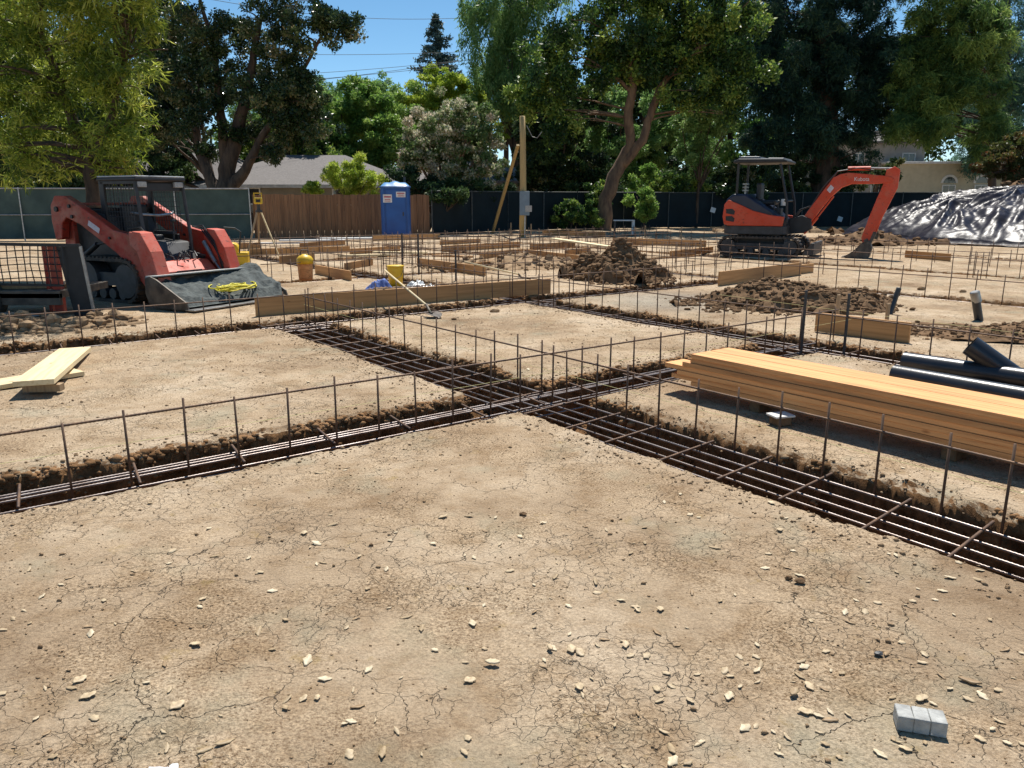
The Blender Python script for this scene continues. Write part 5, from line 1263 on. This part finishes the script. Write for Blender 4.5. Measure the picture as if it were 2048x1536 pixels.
# big leaning tree
tree('leaning_tree','big broad tree with forked reddish trunk leaning right, centre right','tree',(4.9,42.5,0),
 [(1200,60,42,150,90,3),(1340,60,42,140,80,3),(1440,90,41,85,90,2.4),(1110,130,42,95,80,2.4),(1260,140,42,100,40,2.2),(1400,165,41,90,50,2.2),(1470,190,41,42,60,1.4),(1120,220,42,60,55,1.8),(1300,-60,42,260,70,4),(1470,30,41,60,70,2),(1050,200,43,40,60,1.4),(1330,100,42,110,40,2.2)],
 100000,(.21,.10),'l_mix',bark='bark_l',sub=.8,twigs=4,spray=.8,
 trunk=[[(1206,470,42.5,.42),(1212,400,42.5,.38),(1235,340,42.5,.34),(1262,290,42.3,.26),(1256,220,42,.24),(1268,165,42,.2),(1240,120,42,.13),(1210,60,42,.08)],[(1240,335,42.5,.28),(1285,280,42,.23),(1300,230,42,.2),(1318,180,42,.17),(1370,110,41.5,.12),(1430,80,41,.07)],[(1268,170,42,.14),(1300,130,42,.1),(1330,60,42,.06)],[(1262,185,42,.1),(1240,160,42,.08),(1180,120,42,.05)]])
tree('lit_tone_bush','foliage spray with sunlight painted into its pale leaves, right of the forked trunk','tree',(10.5,46,0),  # lit clump by the leaning tree, sunlight put into its lighter leaf colour
 [(1415,215,45,50,32,1.2),(1440,240,45,35,25,1),(1380,235,45,35,25,1),(1400,290,46,60,60,1.6)],17000,(.2,.08),'l_light',r=.1,sub=.55,spray=.6)
tree('dark_tree','dark dense tree behind the temporary power pole','tree',(2.6,49,0),
 [(1110,300,48,100,80,2.4),(1150,240,48,80,60,2.2),(1060,330,48,60,60,1.8),(1180,360,48,80,50,2),(1080,220,48,60,60,2)],55000,(.22,.11),'l_dark',r=.25,sub=.8)
tree('light_green_tree','light dappled green foliage seen behind the forked trunk','tree',(7,56,0),
 [(1240,330,56,90,60,2.4),(1370,300,56,60,60,2),(1200,250,55,70,90,2.4),(1290,300,55,60,80,2.2),(1330,230,56,60,60,2),(1230,380,54,80,40,2)],48000,(.24,.12),'l_light',r=.2,sub=.8)
tree('green_bush','green bush glowing in the sun right of the leaning trunk base','bush',(8.2,47.5,0),[(1270,400,47,35,45,1.2),(1300,360,47,30,35,1)],9000,(.16,.08),'l_green',r=.06,sub=.45)
for (px,py,Yh,rx,rz,lab,mm,nn) in ((1287,408,43.6,30,42,'bright leafy shrub in front of the dark fence right of the leaning trunk','l_green',7000),(1140,425,42.0,55,30,'dark speckled shrub in front of the dark fence right of the temporary pole','l_mix',9000),(1190,395,43.0,30,45,'dark shrub at the left side of the leaning trunk','l_mix',7000),(880,388,37.2,55,18,'dark foliage spilling over the fence right of the portable toilet','l_dark',7000),(1340,372,46.0,60,22,'olive shrub spilling over the dark fence left of the excavator','l_mix',8000),(1480,385,46.4,60,24,'dark green shrub spilling over the fence beside the excavator canopy','l_dark',8000)):
    p=RY(px,py,Yh); tree('fence_shrub',lab,'bush',(p.x,Yh,0),[(px,py,Yh,rx,rz,.8),(px+rx*.4,py+rz*.3,Yh,rx*.6,rz*.6,.6)],nn,(.16,.08),mm,r=.05,sub=.4,twigs=4,group='shrubs along the dark fence')
for i,(px,Yh,lab) in enumerate([(1120,47.5,'dark bush behind the fence right of the temporary pole'),(1350,49,'dark bush behind the fence, between leaning tree and excavator'),(1450,49,'dark bush behind the fence just left of the excavator canopy'),(1560,50,'dark bush behind the fence behind the excavator canopy'),(1660,50,'dark bush behind the fence below the redwood')]):
    p=RY(px,380,Yh); tree('dark_bush',lab,'bush',(p.x,Yh,0),[(px,385,Yh,70,42,1.5),(px+30,350,Yh,50,40,1.4)],15000,(.18,.09),'l_dark' if i%2 else 'l_oak',r=.08,sub=.6,group='dark bushes behind the fence')
# redwoods
def redwood(label,px,Y,r,ells,n,leafm='l_redwood'):
    p=RY(px,400,Y); tree('redwood_tree',label,'tree',(p.x,Y,0),ells,n,(.34,.06),leafm,bark='bark',sub=1.0,droop=.55,flat=.45,spray=1.0,twigs=5,density_edge=.42,
      trunk=[[(px,470,Y,r*1.25),(px,380,Y,r),(px,200,Y,r*.85),(px,0,Y,r*.65),(px,-180,Y,r*.4)]])
redwood('massive dark redwood with a thick black trunk behind the excavator',1650,50,.85,
 [(1600,40,50,120,100,3.5),(1700,60,49,120,100,3.5),(1560,170,50,80,80,3),(1650,180,49,110,80,3),(1740,190,49,90,70,3),(1600,270,49,80,50,2.5),(1700,270,49,60,40,2.4),(1650,-100,50,220,90,4),(1530,290,50,50,60,2),(1780,110,49,70,80,2.5),(1520,60,50,60,100,2.5)],150000)
LV('l_redlit',[(0,(.03,.08,.03)),(.5,(.13,.23,.06)),(1,(.42,.52,.12))],trans=.5,rough=.55)  # redwood leaves recoloured lighter, painting in the sunlit right edge
redwood('redwood with drooping sprays coloured lighter to paint in sunlight, at right',1985,47,.22,
 [(1870,40,47,80,90,2.5),(1830,150,47,90,70,2.6),(1900,170,46,60,80,2.2),(1850,240,46,80,40,2.2),(1800,230,47,60,50,2),(1860,-70,47,110,60,3),(1900,90,46,55,60,2),(1965,140,45.5,45,90,2),(1970,260,45.5,45,60,2),(1980,20,45.5,50,80,2)],90000,'l_redlit')
redwood('bluish green conifer filling the upper right corner',2010,62,.45,
 [(2000,50,62,80,90,3.5),(1990,180,61,90,80,3.5),(2030,290,60,90,50,3),(1960,300,60,60,40,2.6),(2060,-80,62,120,70,4),(2070,150,60,80,120,3)],60000,'l_blue')
tree('dark_bush','dark shrub standing before the cream house, right of the boom','bush',(23.5,54,0),[(1775,345,54,32,22,1.2),(1750,355,54,30,18,1.0)],7000,(.2,.1),'l_oak',r=.12,sub=.6)
tree('red_shrub','reddish green shrub growing on the dirt heap at right edge','bush',(24.3,39,1.8),[(2018,315,39,45,35,1.2),(2045,285,39,36,30,1),(1975,335,39,25,20,.8),(2045,345,38.5,35,25,.8)],15000,(.15,.07),'l_red',r=.06,sub=.45,twigs=6)
# background row of trees closing the view
bgd=[(-46,60,11,9,'far left'),(-36,62,13,8,'beyond the left fence'),(-26,66,13,9,'behind the narrow-leaved tree'),(-17,70,10,8,'behind the oak'),(-7,84,8.5,9,'under the spruce'),(3,72,14,8,'behind the drooping tree'),(11,70,15,8,'behind the leaning tree'),(19,72,16,8,'left of the redwood'),(28,78,17,9,'behind the redwood'),(38,80,17,9,'behind the cream house'),(49,80,16,9,'beyond the right corner'),(60,76,15,9,'far right')]
for i,(x,Y,hh,rr_,lab) in enumerate(bgd):
    e=empty('background_tree',(x,Y,0),0,label=f'distant dense green tree {lab}, closing the view',cat='tree',group='distant trees closing the view')
    b=MB(); limb(b,(0,0,-.2),(0,0,hh*.6),.35,.2,5,.05); b.build('trunk',M['bark'],e,smooth=True,fix=False)
    cl=[(Vector((x+U(-.4,.4)*rr_,Y+U(-.3,.3)*rr_,hh*q)),rr_*U(.55,.8),rr_*.5,hh*U(.2,.3)) for q in (.15,.3,.45,.6,.75,.85)]
    crown(e,Vector((x,Y,0)),cl,17000,(.5,.26),M[('l_dark','l_mix','l_dark','l_green')[i%4]],sub=1.5)
# ---------------- camera, world, sun ----------------
cam=bpy.data.cameras.new('camera'); co=bpy.data.objects.new('camera',cam); COL.objects.link(co)
co.location=(0,0,H); co.rotation_euler=(math.pi/2-P_,0,0); cam.sensor_width=36; cam.lens=F/2048*36; cam.clip_end=1500; cam.clip_start=.05
S.camera=co
w=bpy.data.worlds.new('World'); S.world=w; w.use_nodes=True; nt=w.node_tree
sky=nt.nodes.new('ShaderNodeTexSky'); sky.sky_type='NISHITA'; sky.sun_disc=False
SUN_EL=math.radians(64); SUN_AZ=math.radians(10)   # azimuth from +Y towards +X
sky.sun_elevation=SUN_EL; sky.sun_rotation=SUN_AZ; sky.air_density=.7; sky.dust_density=0; sky.ozone_density=2.0
bg=nt.nodes['Background']; bg.inputs['Strength'].default_value=.095; hs=nt.nodes.new('ShaderNodeHueSaturation'); hs.inputs['Saturation'].default_value=1.14; hs.inputs['Hue'].default_value=.488; nt.links.new(sky.outputs[0],hs.inputs['Color']); nt.links.new(hs.outputs[0],bg.inputs['Color'])
sl=bpy.data.lights.new('sun','SUN'); sl.energy=4.7; sl.angle=math.radians(.5); sl.color=(1,.95,.87)
so=bpy.data.objects.new('sun',sl); COL.objects.link(so)
dv=Vector((math.sin(SUN_AZ)*math.cos(SUN_EL),math.cos(SUN_AZ)*math.cos(SUN_EL),math.sin(SUN_EL)))
so.rotation_mode='QUATERNION'; so.rotation_quaternion=dv.to_track_quat('Z','Y'); so.location=(0,0,30)
S.view_settings.view_transform='Standard'; S.view_settings.look='None'; S.view_settings.exposure=.5; S.view_settings.gamma=1
